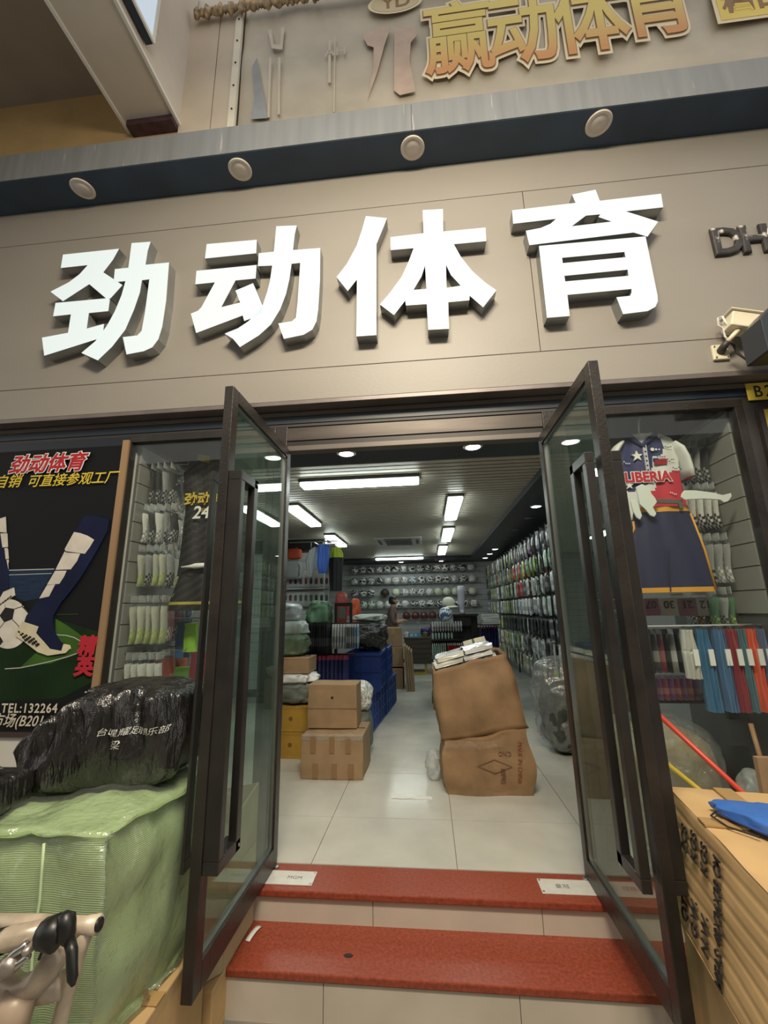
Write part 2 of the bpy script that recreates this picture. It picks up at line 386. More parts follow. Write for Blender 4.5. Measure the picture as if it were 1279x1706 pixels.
# upper wall, ceiling and beam overhead
struct('wall_upper', G().box(-9, XR, .06, .30, 4.5, 9.2), mat('upper_wall', (.62, .58, .52), .7, var=.08))
TAN = mat('tan_plaster', (.52, .36, .165), .8, var=.1, vs=3, bump=.15, bs=20, spots=((.3, .2, .1), 9, .72))
struct('wall_tan', G().box(-9, -1.99, -.0, .06, 4.8, 6.2), TAN)
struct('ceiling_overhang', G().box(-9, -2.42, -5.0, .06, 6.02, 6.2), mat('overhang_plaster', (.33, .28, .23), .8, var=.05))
BEAM = mat('beam_white', (.62, .57, .51), .5, var=.04)
bm_ = struct('beam', G().box(-2.44, -1.975, -5, .05, 5.5, 7.2), BEAM, bevel=.004)
obj('edge_bead', G().box(-1.985, -1.962, -5, .04, 5.485, 5.512), WHITE, bm_)
obj('edge_bead', G().box(-2.455, -2.43, -5, .04, 5.485, 5.512), WHITE, bm_)
obj('stain_patch', G().box(-2.40, -1.985, -.10, .055, 5.44, 5.499), mat('dark_stain', (.06, .028, .04), .6, var=.5, vs=14), bm_)
# board pilaster beside the banner
p0, p1, p2 = at(300, 205, y=0).x, at(352, 212, y=0).x, at(393, 205, y=0).x
PILM = mat('pilaster_board', (.60, .51, .40), .7, var=.06, vs=3, spots=((.22, .17, .12), 7, .74))
pil = struct('pilaster', G().box(p0, p2, .0, .06, 4.85, 6.85), mat('pilaster_core', (.12, .1, .08), .8))
obj('board', G().box(p0, p1-.004, -.018, .0, 4.85, 6.85), PILM, pil)
obj('board', G().box(p1+.004, p2-.06, -.018, .0, 4.85, 6.85), PILM, pil)
ba = obj('batten', G().box(p2-.06, p2, -.034, .0, 4.85, 6.8), mat('batten_white', (.75, .70, .58), .6, var=.1), pil)
for i in range(6): obj('nail', G().lathe([(.008, 0), (.008, -.006), (.002, -.009)], 8, (p2-.03, -.034, 5.3+.27*i), 0, 'y'), INK, ba)
# interior partition of white slats, left in the shop
pt = struct('wall_partition', G().box(-3.2, -1.75, 4.6, 4.7, 0, 2.60), MATS['dark_slat_gap'])
for i in range(15):
    obj('slat', G().box(-3.2, -1.75, 4.575, 4.602, .12+.15*i, .12+.15*i+.143), mat('slat_white', (.62, .62, .60), .4), pt)
obj('cap_rail', G().box(-3.2, -1.74, 4.56, 4.71, 2.42, 2.6), BLK, pt)

# ---------------------------------------------------------------- glass doors, both swung out at right angles
def door(name, xh, sgn, label):
    """leaf swung open along -y at x = xh; sgn=+1 when the inside of the shop entrance lies at +x"""
    y0, y1, z1 = -.012, -.885, 2.425; T = .022
    e = bpy.data.objects.new(name, None); COL.objects.link(e); e['kind'] = 'structure'; e['label'] = label; e.location = (xh, -.012, .01)
    def P(n, g, m_, **k):
        o = obj(n, g.xf(lambda v: v-Vector((xh, -.012, .01))), m_, e, **k); return o
    w = .062
    P('stile', G().box(xh-T, xh+T, y0-w, y0, .012, z1), FRAME, bevel=.003)
    P('stile', G().box(xh-T, xh+T, y1, y1+w, .012, z1), FRAME, bevel=.003)
    P('top_rail', G().box(xh-T, xh+T, y1+w, y0-w, z1-w, z1), FRAME)
    P('bottom_rail', G().box(xh-T, xh+T, y1+w, y0-w, .012, .105), FRAME)
    P('glazing_bead', G().box(xh-.012, xh+.012, y1+w, y0-w, .105, .115).box(xh-.012, xh+.012, y1+w, y0-w, z1-w-.01, z1-w)
      .box(xh-.012, xh+.012, y1+w, y1+w+.01, .105, z1-w).box(xh-.012, xh+.012, y0-w-.01, y0-w, .105, z1-w), STEEL)
    P('glass_pane', G().box(xh-.004, xh+.004, y1+w, y0-w, .105, z1-w), GLASS_D)
    for s in (-1, 1):
        xa = xh+s*.022; hp_ = .085 if s == sgn else .064; xb = xh+s*hp_; lo_, hi = sorted((xa, xb)); lo2, hi2 = sorted((xh+s*.05, xb))
        ya, yb = y1+.008, y1+.205
        # flat C-shaped pull: grip bar in front of the glass, arms reaching back to the stile
        h = P('pull_handle', G().box(lo2, hi2, yb-.045, yb, .40, 2.0)
              .box(lo_, hi2, ya, yb-.0, 1.955, 2.0).box(lo_, hi2, ya, yb-.0, .40, .445)
              .box(lo_, hi2, ya, ya+.042, .445, 1.955), BLK, bevel=.003)
        for zz in (.422, 1.978):
            P('bolt', G().lathe([(.007, 0), (.007, .003), (.002, .004)], 10, (hi2 if s > 0 else lo2, yb-.02, zz), 0, 'x'), STEEL)
    P('pivot_knob', G().lathe([(.014, .0), (.014, .012), (.004, .014)], 12, (xh+sgn*.03, y0-.03, .0)), STEEL)
    return e
door('door_1', -.905, 1, 'left leaf')
door('door_2', .775, -1, 'right leaf')
for n_ in ('door_1', 'door_2'): del bpy.data.objects[n_]['label']
# ---------------------------------------------------------------- display windows
def window(name, x0, x1, z0, z1, wl=.05):
    f = struct(name, G().box(x0, x1, -.03, .03, z1-.05, z1).box(x0, x1, -.03, .03, z0, z0+.06).box(x0, x0+wl, -.03, .03, z0+.06, z1-.05).box(x1-.05, x1, -.03, .03, z0+.06, z1-.05), FRAME, bevel=.003)
    obj('glass_pane', G().box(x0+wl, x1-.05, -.004, .004, z0+.06, z1-.05), GLASS_W, f)
    return f
window('window_1', -2.05, -.99, -.02, 2.60, .008)
window('window_2', .875, 2.0, -.02, 2.60)
struct('trim_8', G().box(XL, -2.05, -.02, .06, 2.50, 2.60), mat('navy_header', (.010, .013, .022), .4))
struct('wall_front_left', G().box(XL, -2.05, -.02, .06, GZ, 2.50), mat('wall_tile_white', (.62, .60, .55), .4, var=.05))
struct('wall_front_right', G().box(2.0, XR, -.02, .10, GZ, 2.60), mat('dark_pillar', (.05, .047, .045), .4, .2, var=.2))
struct('wall_under_window', G().box(-2.05, -.99, -.03, .06, GZ, -.02).box(.875, 2.0, -.03, .06, GZ, -.02), MATS['wall_tile_white'])
# ================================================================== sign letters (outlines traced from the sign, drawn on its plane)
YL = -.205
LETF = mat('letter_face', (.25, .27, .27), .35, emit=(.88, .98, .97), es=.70)
LETS = mat('letter_return', (.30, .31, .31), .35, .6, var=.2)
def tr_(poly, ox, oy, s, y): return [(p.x, p.z) for p in (at(ox+a/s, oy+b/s, y=y) for a, b in poly)]
def letter(name, label, ox, oy, s, shapes):
    pts = [q for sh in shapes for q in tr_(sh[0], ox, oy, s, YL)]
    cx, cz = sum(q[0] for q in pts)/len(pts), min(q[1] for q in pts)
    t = thing(name, label, 'sign letter', (cx, YP, cz))
    for sh in shapes:
        o = polytext([[(x-cx, z-cz) for x, z in tr_(q, ox, oy, s, YL)] for q in sh], 'stroke', [LETF, LETS], t, YL-YP, .043)
    return t
letter('sign_character', 'large backlit white character pronounced jin, first of the shop name on the taupe fascia', 60, 330, 4.568, [
 [[(205,430),(632,385),(585,470),(512,565),(658,662),(565,765),(535,765),(405,655),(205,785),(110,712),(250,640),(330,580),(393,510),(188,532)]],
 [[(148,798),(540,762),(562,770),(550,860),(402,875),(386,993),(518,957),(508,1040),(475,1070),(62,1200),(45,1062),(243,1025),(265,885),(130,900)]],
 [[(727,342),(872,332),(850,400),(833,507),(1012,490),(990,780),(960,980),(930,1075),(885,1135),(820,1165),(688,1190),(660,1058),(770,1045),(803,1010),(830,860),(862,618),(806,625),(790,720),(745,850),(680,1000),(580,1130),(470,1235),(345,1178),(450,1090),(540,970),(600,860),(650,740),(680,632),(590,640),(600,540),(702,530)]]])
letter('sign_character', 'large backlit white character pronounced dong, second of the shop name on the taupe fascia', 310, 330, 5.116, [
 [[(175,392),(602,355),(597,470),(160,515)]],
 [[(88,620),(600,570),(592,685),(420,702),(300,930),(460,890),(420,788),(570,725),(655,925),(640,985),(580,1015),(495,1048),(482,1000),(85,1150),(40,985),(100,960),(130,930),(245,718),(78,735)]],
 [[(768,240),(943,233),(925,310),(910,443),(1143,425),(1140,700),(1125,950),(1110,1050),(1075,1120),(1000,1165),(832,1200),(785,1068),(900,1050),(935,1020),(950,880),(972,552),(898,560),(880,690),(850,820),(800,950),(720,1080),(620,1170),(458,1270),(400,1200),(328,1155),(440,1110),(530,1050),(600,980),(650,920),(690,800),(715,700),(733,575),(612,580),(618,470),(747,457)]]])
letter('sign_character', 'large backlit white character pronounced ti, third of the shop name on the taupe fascia', 540, 320, 4.263, [
 [[(295,170),(445,185),(420,250),(370,370),(370,1015),(228,1025),(232,620),(167,703),(87,603),(160,510),(230,380),(270,260)]],
 [[(698,128),(842,120),(845,280),(1145,252),(1150,348),(920,370),(970,460),(1050,560),(1140,640),(1222,698),(1128,818),(1032,735),(1030,768),(880,782),(885,970),(738,978),(728,795),(580,805),(575,770),(495,873),(395,798),(470,710),(550,600),(600,490),(635,398),(472,412),(470,320),(705,292)],
  [(716,520),(725,688),(633,695),(690,600)], [(864,515),(900,590),(970,665),(868,680)]]])
letter('sign_character', 'large backlit white character pronounced yu, last of the shop name on the taupe fascia', 830, 300, 4.263, [
 [[(523,103),(690,68),(720,147),(1155,97),(1170,193),(905,222),(1135,295),(1058,402),(960,372),(220,462),(195,360),(300,340),(370,310),(410,275),(105,310),(97,215),(548,162)],
  [(520,328),(622,252),(725,243),(710,262),(805,295)]],
 [[(288,468),(1045,400),(1130,820),(1132,860),(1115,900),(1060,930),(885,952),(838,832),(935,822),(945,800),(945,773),(490,815),(507,965),(345,978)],
  [(452,552),(895,510),(902,548),(457,590)], [(468,680),(918,636),(923,680),(475,720)]]])
# small peeling letters at the right end of the fascia
PEEL = mat('peeling_black', (.035, .03, .03), .5, var=.5, vs=9, spots=((.7, .66, .62), 7, .56))
q = at(1184, 430, y=YP)
t = thing('brand_letters', 'small black peeling letters DHS at the right end of the fascia', 'sign letter', (q.x, YP, q.z))
text('D', 'letter', .275, PEEL, t, (.01, -.012, .012), ext=.002, fat=.013, sx=.95)
text('H', 'letter', .275, PEEL, t, (.182, -.012, .012), ext=.002, fat=.013, sx=.95)
text('S', 'letter', .32, mat('peel_pink', (.66, .55, .50), .5, var=.2, spots=((.05, .04, .04), 9, .58)), t, (.345, -.012, -.04), ext=.002, fat=.018)
# ------------------------------------------------------------------ security camera on the fascia
CREAM = mat('cctv_cream', (.72, .66, .50), .4, var=.1)
b0 = at(1197, 589, y=YP)
t = thing('security_camera', 'cream box security camera on a wall bracket with loose cable', 'camera', (b0.x, YP, b0.z))
L_ = lambda px, py, y: at(px, py, y=y) - Vector((b0.x, YP, b0.z))
obj('wall_plate', G().box(-.045, .045, -.02, -.001, -.05, .05), CREAM, t, bevel=.004)
for sx in (-1, 1):
    for sz in (-1, 1): obj('screw', G().lathe([(.006, 0), (.006, -.004), (.002, -.005)], 8, (sx*.033, -.02, sz*.037), 0, 'y'), STEEL, t)
obj('bracket_arm', G().tube([(0, -.01, 0), L_(1205, 578, -.17), L_(1213, 568, -.20)], [.026, .022, .016], 10), mat('camera_black', (.04, .035, .03), .5), t, True)
obj('swivel', G().tube([L_(1212, 569, -.20), L_(1222, 558, -.215), L_(1230, 549, -.22)], .014, 10), CREAM, t, True)
c0, c1 = L_(1210, 536, -.205), L_(1282, 546, -.21)
ax = (c1-c0).normalized(); upv = Vector((0, 0, 1)); upv = (upv-ax*upv.dot(ax)).normalized(); sd = ax.cross(upv)
def rb(g, a, b, w, h0, h1):
    return g.hexa([a+sd*s*w+upv*h for a, s, h in ((a, -1, h0), (b, -1, h0), (b, 1, h0), (a, 1, h0), (a, -1, h1), (b, -1, h1), (b, 1, h1), (a, 1, h1))])
obj('housing', rb(G(), c0, c1, .05, -.055, .045), CREAM, t, bevel=.008)
obj('sun_hood', rb(G(), c0-ax*.015, c1+ax*.04, .062, .045, .055), CREAM, t, bevel=.004)
obj('lens', G().tube([c1-ax*.01, c1+ax*.02], .035, 16), BLK, t)
obj('cable', G().tube([L_(1213, 545, -.21), L_(1203, 527, -.21), L_(1196, 530, -.2), L_(1196, 542, -.2), L_(1203, 546, -.19), L_(1207, 560, -.18), L_(1214, 568, -.18)], .006, 6), WHITE, t, True)
obj('cable', G().tube([L_(1216, 570, -.25), L_(1222, 574, -.22), L_(1228, 588, -.2), L_(1246, 602, -.285)], [.008, .009, .008, .004], 6), INK, t, True)
# LED message box at the edge of the shop next door
b0 = at(1243, 612, y=-.282)
t = thing('led_message_box', 'black slanted LED message box with violet dots beside the security camera', 'led sign', (b0.x+.3, -.282, b0.z))
obj('mount_bracket', G().box(.36, .44, -.004, YP+.284, .08, .16), BLK, t)
obj('case', G().prism([(-.30, 0), (.5, 0), (.5, .30), (-.20, .30), (-.30, .20)], -.16, -.002), mat('led_case', (.02, .025, .035), .35), t, bevel=.006)
obj('screen', G().box(-.14, .46, -.168, -.162, .05, .26), mat('led_screen', (.012, .012, .016), .2), t)
for i in range(5):
    for j in range(3): obj('led_dot', G().box(-.10+.03*j, -.086+.03*j, -.172, -.168, .07+.036*i, .085+.036*i), emis('led_violet', (.5, .4, 1), 4), t)
# yellow stall number plate and yellow panel of the next stall
YEL = mat('yellow_plate', (.80, .60, .09), .4, var=.05)
q = at(1246, 668, y=-.03)
t = thing('stall_number_plate', 'yellow stall number plate reading B2 on the dark pillar', 'sign', (q.x, -.0305, q.z))
obj('plate', G().box(0, .42, -.008, 0, 0, .115), YEL, t, bevel=.002)
text('B201', 'lettering', .108, INK, t, (.035, -.0085, .020), ext=.0008, off=.001, space=1.3, sx=.85)
q = at(1262, 700, y=-.03)
t = thing('yellow_poster', 'plain yellow panel in a dark frame below the number plate', 'poster', (q.x, -.021, .3))
obj('sheet', G().box(.03, .8, -.01, 0, .03, q.z-.3+.07), YEL, t)
obj('frame', G().box(0, .83, -.03, -.0, 0, .03).box(0, .83, -.03, 0, q.z-.3+.07, q.z-.3+.1).box(0, .03, -.03, 0, .03, q.z-.3+.07).box(.8, .83, -.03, 0, .03, q.z-.3+.07), FRAME, t)
# ------------------------------------------------------------------ banner over the canopy
BAN = mat('banner_cloth', (.46, .405, .315), .42, var=.14, vs=2.5, bump=.18, bs=7, bdist=.02)
bx0, bz0, bz1 = p2+.01, 4.845, 6.9
t = thing('banner', 'faded grey vinyl banner with gold characters strung above the canopy', 'banner', (bx0, .03, bz0))
def ban(u, v):
    x, z = bx0+u*(XR-bx0), bz0+v*(bz1-bz0)
    f = .022*nz((x*1.7, z*1.1, 0), 1.3) + .016*nz((x*4+z*2, z*1.5, 3), 1) + .05*math.exp(-((x-bx0)/.22)**2)*nz((x*9, z*.7, 1), 1)
    return Vector((x-bx0, min(-.03-f, -.005) if False else max(-.056, -.03-f), z-bz0))
obj('cloth', G().grid(120, 40, ban), BAN, t, True)
def ru(u, v):
    x = bx0-.45+u*2.6; a = v*2*PI
    r = .05+.028*nz((x*31, 0, 0), 1)+.02*nz((x*67, 2, a), 1)+.012*math.sin(x*55)
    return Vector((x-bx0, -.10+r*math.cos(a)*.5, 6.74-bz0+.03*nz((x*3, 1, 0), 1)+(r+.02*nz((x*45, 5, 0), 1))*math.sin(a)*1.15))
obj('gathered_hem', G().grid(420, 10, ru), mat('hem_cloth', (.38, .27, .15), .7, var=.6, vs=22, bump=.4, bs=25), t, True)
GOLD = mat('gold_print', (.72, .50, .10), .45, var=.12, vs=3)
nt = GOLD.node_tree; n = nt.nodes      # printed fade from yellow to orange down each character
gm = n.new('ShaderNodeTexCoord'); sp = n.new('ShaderNodeSeparateXYZ'); rp = n.new('ShaderNodeValToRGB')
nt.links.new(gm.outputs['Generated'], sp.inputs[0]); nt.links.new(sp.outputs[1], rp.inputs[0])
rp.color_ramp.elements[0].color = (.60, .27, .08, 1); rp.color_ramp.elements[1].color = (.76, .60, .14, 1)
rp.color_ramp.elements[0].position = .05; rp.color_ramp.elements[1].position = .5
nt.links.new(rp.outputs[0], n['Principled BSDF'].inputs['Base Color'])
OUTL = mat('cream_outline', (.80, .68, .46), .5); BRN = mat('brown_outline', (.26, .13, .05), .5)
for i, (ch, px, py) in enumerate((('赢', 708, 133), ('动', 815, 118), ('体', 930, 100), ('育', 1040, 72))):
    q = at(px, py, y=-.03); sx = .88
    for nm, mt, off, dy in (('character_outline', OUTL, .036, -.060), ('character_edge', BRN, .017, -.064), ('character', GOLD, .010, -.068)):
        o = text(ch, nm, .60, mt, t, (q.x-bx0, dy, q.z-bz0+.11), ext=.0, fat=off); o.scale = (.98, 1.42, .04)
q = at(1196, 40, y=-.03)
obj('gold_box', G().box(q.x-bx0, q.x-bx0+1.1, -.060, -.058, q.z-bz0, q.z-bz0+.6), OUTL, t)
obj('gold_box', G().box(q.x-bx0+.03, q.x-bx0+1.07, -.0625, -.0605, q.z-bz0+.03, q.z-bz0+.57), YEL, t)
text('档口', 'lettering', .24, BRN, t, (q.x-bx0+.06, -.064, q.z-bz0+.12), ext=.0006, off=.006)
q = at(658, 12, y=-.03)
obj('oval_logo', G().prism([(q.x-bx0+.24*math.cos(a*PI/16), q.z-bz0+.06+.13*math.sin(a*PI/16)) for a in range(32)], -.059, -.057), OUTL, t)
obj('oval_logo', G().prism([(q.x-bx0+.215*math.cos(a*PI/16), q.z-bz0+.06+.11*math.sin(a*PI/16)) for a in range(32)], -.061, -.0595), mat('oval_fill', (.60, .50, .30), .5), t)
text('YD', 'lettering', .19, BRN, t, (q.x-bx0-.12, -.062, q.z-bz0), ext=.0006, off=.004)
PINK = mat('pink_print', (.50, .37, .29), .5, var=.15, vs=6); PALE = mat('pale_print', (.53, .47, .37), .45, var=.1, vs=5)
def bp(poly, nm, mt, dy=-.058):
    obj(nm, G().prism([(p.x-bx0, p.z-bz0) for p in (at(a, b, y=-.03) for a, b in poly)], dy, dy+.002), mt, t)
bp([(604, 60), (612, 55), (634, 43), (650, 44), (640, 75), (628, 120), (612, 166), (622, 110), (622, 78), (612, 75)], 'printed_dress', PINK)
bp([(657, 44), (672, 48), (690, 46), (696, 56), (684, 70), (682, 100), (692, 152), (666, 158), (656, 150)], 'printed_dress', PINK)
bp([(446, 50), (452, 80), (470, 82), (474, 45), (468, 45), (466, 74), (456, 73), (452, 48)], 'printed_dress', PALE)
bp([(448, 95), (452, 95), (449, 195), (445, 195)], 'printed_dress', PALE); bp([(463, 95), (467, 95), (466, 190), (462, 190)], 'printed_dress', PALE)
bp([(420, 110), (428, 95), (438, 150), (446, 196), (418, 198), (424, 160)], 'printed_dress', mat('slate_print', (.27, .28, .30), .45, var=.2))
q = at(540, 95, y=-.03); text('AH', 'lettering', .14, PALE, t, (q.x-bx0, -.06, q.z-bz0), ext=.0006)
bp([(547, 66), (551, 66), (551, 137), (546, 137)], 'printed_stripe', PALE)
bp([(557, 60), (559, 60), (557, 186), (555, 186)], 'banner_seam', PALE)
# orange shopfront strip showing above the banner
t = tag(obj('orange_sign', G().box(-1.5, 3.5, .032, .058, 6.89, 7.5), mat('orange_sign', (.80, .30, .03), .5)), 'orange signboard just above the gathered hem of the banner', 'sign')
# light box hanging on the beam
q = at(256, 74, x=-1.90)
t = thing('light_box', 'pale blue light box sign with dark casing fixed to the beam', 'light box', (-1.962, q.y, q.z))
obj('casing', G().box(0, .058, -3.0, 0, 0, .9), mat('box_casing', (.02, .03, .05), .35), t, bevel=.004)
obj('face', G().box(.058, .064, -2.97, -.03, .03, .87), mat('box_face', (.2, .22, .25), .4, emit=(.62, .74, .86), es=.7), t)
obj('face_frame', G().box(.058, .072, -3.0, 0, 0, .03).box(.058, .072, -.03, 0, .03, .9).box(.058, .072, -3, 0, .87, .9), WHITE, t)

# ------------------------------------------------------------------ poster left of the window
YO = -.030
px0, pz0 = -3.9, at(0, 1219, y=YO).z
pz1 = at(100, 748, y=YO).z
t = thing('poster', 'black football sock poster with red, gold and white Chinese lettering', 'poster', (px0, -.02, pz0))
obj('sheet', G().box(0, -2.10-px0, -.010, 0, 0, pz1-pz0), mat('poster_black', (.006, .007, .009), .6, spec=.2), t)
obj('poster_frame', G().box(0, -2.10-px0, -.018, 0, -.03, 0), mat('poster_edge', (.05, .03, .025), .4), t)
LAY = [0]
def pr(poly, nm, mt, ox=0, oy=950, s=5.814):
    LAY[0] += 1; y0 = -.0105-.00035*LAY[0]
    return obj(nm, G().prism([(p.x-px0, p.z-pz0) for p in (at(ox+a/s, oy+b/s, y=YO) for a, b in poly)], y0, -.0095), mt, t)
def ln(pts, w, nm, mt, ox=0, oy=950, s=5.814):
    up = [(a, b-w/2) for a, b in pts]; dn = [(a, b+w/2) for a, b in reversed(pts)]; return pr(up+dn, nm, mt, ox, oy, s)
GRN = mat('print_dark_green', (.008, .024, .007), .6, spec=.15, var=.3, vs=4); GRB = mat('print_green', (.045, .11, .018), .6, spec=.15, var=.3, vs=5)
NVY = mat('print_navy', (.008, .012, .042), .6, spec=.15, var=.25, vs=5); SKY_ = mat('print_blue', (.014, .03, .065), .6, spec=.15, var=.3, vs=9, stretch=(1, 1, 8))
PWH = mat('print_white', (.62, .58, .52), .6, spec=.15, var=.12, vs=9); LNW = mat('print_line', (.45, .47, .45), .6, spec=.15)
pr([(-1500, 640), (0, 600), (540, 470), (960, 600), (900, 1080), (600, 1240), (0, 1270), (-1500, 1270)], 'printed_pitch', GRN)
pr([(540, 470), (660, 540), (800, 640), (780, 800), (500, 900), (200, 940), (350, 800), (540, 700)], 'printed_pitch', GRB)
pr([(90, 1335), (545, 1320), (420, 1600), (230, 1640), (90, 1560)], 'printed_stand', SKY_, 0, 720)
ln([(90, 1338), (545, 1325)], 9, 'printed_line', LNW, 0, 720); ln([(90, 1383), (510, 1368)], 6, 'printed_line', LNW, 0, 720)
ln([(50, 955), (200, 945), (350, 915), (500, 880), (650, 840), (790, 790)], 9, 'printed_line', LNW)
ln([(555, 625), (650, 632), (720, 652), (790, 690)], 8, 'printed_line', LNW); ln([(555, 430), (760, 425)], 4, 'printed_line', GRB); ln([(900, 715), (945, 715)], 4, 'printed_line', LNW)
pr([(-140, 1512), (90, 1512), (90, 1340), (62, 820), (-60, 800)], 'printed_sock', NVY, 0, 720); pr([(-140, -10), (90, -10), (85, 190), (45, 215), (-60, 300), (-140, 300)], 'printed_sock', NVY)
for q in ([(-30, 850), (62, 820), (70, 975), (-30, 965)], [(10, 982), (72, 980), (78, 1113), (30, 1118)], [(50, 1125), (78, 1121), (86, 1228), (62, 1230)], [(70, 1236), (85, 1236), (88, 1328)]): pr(q, 'printed_patch', PWH, 0, 720)
pr([(85+205*math.cos(a*PI/20), 520+240*math.sin(a*PI/20)) for a in range(40)], 'printed_ball', mat('print_ball', (.64, .61, .55), .6, spec=.15, var=.12, vs=12))
BK = mat('print_black', (.02, .02, .022), .6, spec=.15)
pr([(60, 360), (150, 375), (130, 475), (50, 505), (5, 440)], 'printed_ball_patch', BK); pr([(-60, 620), (10, 640), (40, 690), (0, 740), (-60, 720)], 'printed_ball_patch', BK)
for q in ([(150, 375), (225, 350), (215, 300)], [(130, 478), (195, 545)], [(50, 505), (0, 570)], [(60, 360), (60, 330)], [(225, 350), (275, 400)], [(195, 545), (170, 600)]): ln(q, 7, 'printed_seam', BK)
pr([(45, 210), (140, 170), (150, 245), (60, 300), (-20, 370), (-60, 330), (0, 290)], 'printed_sole', PWH)
for i in range(5): pr([(8+24*i, 330-18*i), (26+24*i, 316-18*i), (30+24*i, 326-18*i), (12+24*i, 342-18*i)], 'printed_dot', BK)
pr([(830, 815), (940, 810), (1065, 850), (1050, 960), (960, 1130), (800, 1400), (720, 1512), (520, 1512), (390, 1600), (640, 1140), (730, 970)], 'printed_sock', NVY, 0, 720)
pr([(540, 0), (830, 0), (700, 200), (600, 320), (530, 440), (520, 520), (545, 620), (590, 690), (635, 725), (610, 790), (500, 770), (370, 610), (250, 500), (270, 440), (340, 350), (400, 270)], 'printed_sock', NVY)
for q in ([(730, 970), (790, 980), (860, 1005), (925, 1045), (880, 1120), (835, 1180), (650, 1155), (640, 1135)], [(640, 1158), (655, 1168), (790, 1178), (760, 1250), (700, 1330), (552, 1335)], [(548, 1345), (660, 1343), (635, 1400), (590, 1470), (470, 1480), (505, 1420)]): pr(q, 'printed_patch', PWH, 0, 720)
pr([(470, 148), (550, 138), (490, 255), (395, 275)], 'printed_patch', PWH)
pr([(235, 495), (390, 545), (365, 610), (440, 690), (500, 760), (610, 780), (630, 715), (680, 725), (690, 760), (650, 800), (480, 825), (380, 790), (250, 690), (175, 640), (175, 590)], 'printed_sole', mat('print_sole', (.62, .56, .40), .6, spec=.15, var=.1, vs=10))
for r in range(4):
    for c in range(5):
        a, b = 195+36*c+22*r, 585+26*r+16*c
        if a < 390: pr([(a, b), (a+20, b+8), (a+16, b+24), (a-3, b+16)], 'printed_dot', BK)
RD = mat('print_red', (.42, .025, .04), .6, spec=.15); YP_ = mat('print_yellow', (.68, .52, .06), .6, spec=.15); GY = mat('print_gold_white', (.60, .55, .45), .6, spec=.15)
def pt_(s, px, py, size, mt, off=0, shear=.25, dy=-.026, sx=1, space=1, nm='lettering'):
    q = at(px, py, y=YO); o = text(s, nm, size, mt, t, (q.x-px0, dy, q.z-pz0), ext=.0, fat=off, shear=shear, sx=sx, space=space); o.scale.z = .12
pt_('劲动体育', 17, 788, .146, WHITE, .010, dy=-.0245); pt_('劲动体育', 17, 788, .146, RD, .004, dy=-.0265)
pt_('自销', -8, 813, .105, YP_, .001); pt_('可直接参观工厂', 47, 811, .098, YP_, .001)
pt_('精', 131, 1088, .125, RD, .006, .1); pt_('英', 126, 1122, .125, RD, .006, .1)
pt_('TEL:132264', 5, 1186, .075, GY, .0015, 0, sx=.95, space=1.12); pt_('市场(B201-B', -12, 1208, .085, GY, .001, .25, sx=.95)
# wooden edging strip of the slatted display wall
tag(obj('wood_strip', G().box(-2.095, -2.05, -.045, -.02, .3, 2.565), mat('pine_edge', (.27, .17, .09), .5, var=.25, vs=5, stretch=(1, 1, .15), spots=((.05, .03, .02), 3, .70))), 'upright wooden edging strip between poster and display window', 'wood strip')

# ================================================================== goods heaped outside, left
GREEN = mat('green_woven', (.36, .49, .23), .42, var=.12, vs=5, bump=.5, bs=10, weave=55, bdist=.012)
gx0, gx1, gy0, gy1, gz0, gz1 = -1.92, -1.045, -1.19, -.64, .07, .665
t = thing('woven_bale', 'big pale green woven bale wrapped in clear film under a black bag', 'bale', ((gx0+gx1)/2, (gy0+gy1)/2, gz0), -.05)
def bf(p):
    k = p.z/(gz1-gz0); r_ = (.5-abs(nz((p.x*3, p.y*3, p.z*1.2), 2))*2)*.016; n_ = p.normalized() if p.length else p
    p.x += n_.x*r_; p.y += n_.y*r_; p.z += .012*(.5-abs(nz((p.x*4, p.y*4, 2), 2))*2)*(k > .9)
    p.x += .02*k*(1 if p.x > 0 else -1)
    p.z += .03*k*math.sin(p.x*5)*.5
    return p
o = obj('body', rbox(gx1-gx0, gy1-gy0, gz1-gz0, 40, .03, 6, 3, .03, bf), GREEN, t, True, bevel=.0); weld(o)
o.modifiers.new('b', 'BEVEL').width = .04; o.modifiers['b'].segments = 3; o.modifiers['b'].limit_method = 'ANGLE'; o.modifiers['b'].angle_limit = 1.0
o = obj('clear_film', rbox(gx1-gx0+.026, gy1-gy0+.026, gz1-gz0+.016, 40, .034, 6, 3, .036, bf), wrapmat('bale_film', (.98, .99, .98), .05, .14, 1, 14, .4), t, True); weld(o)
o.location.z = .002
SEAM = mat('pale_seam', (.46, .58, .34), .6)
for x in (-.30, -.12, .10, .28):
    obj('seam', G().tube([(x+.03*k/8+.012*nz((k, x*9, 0), .9), -.318+.004*nz((k, x, 3), 1), .60-.075*k) for k in range(9)], .0045, 5), SEAM, t, True)
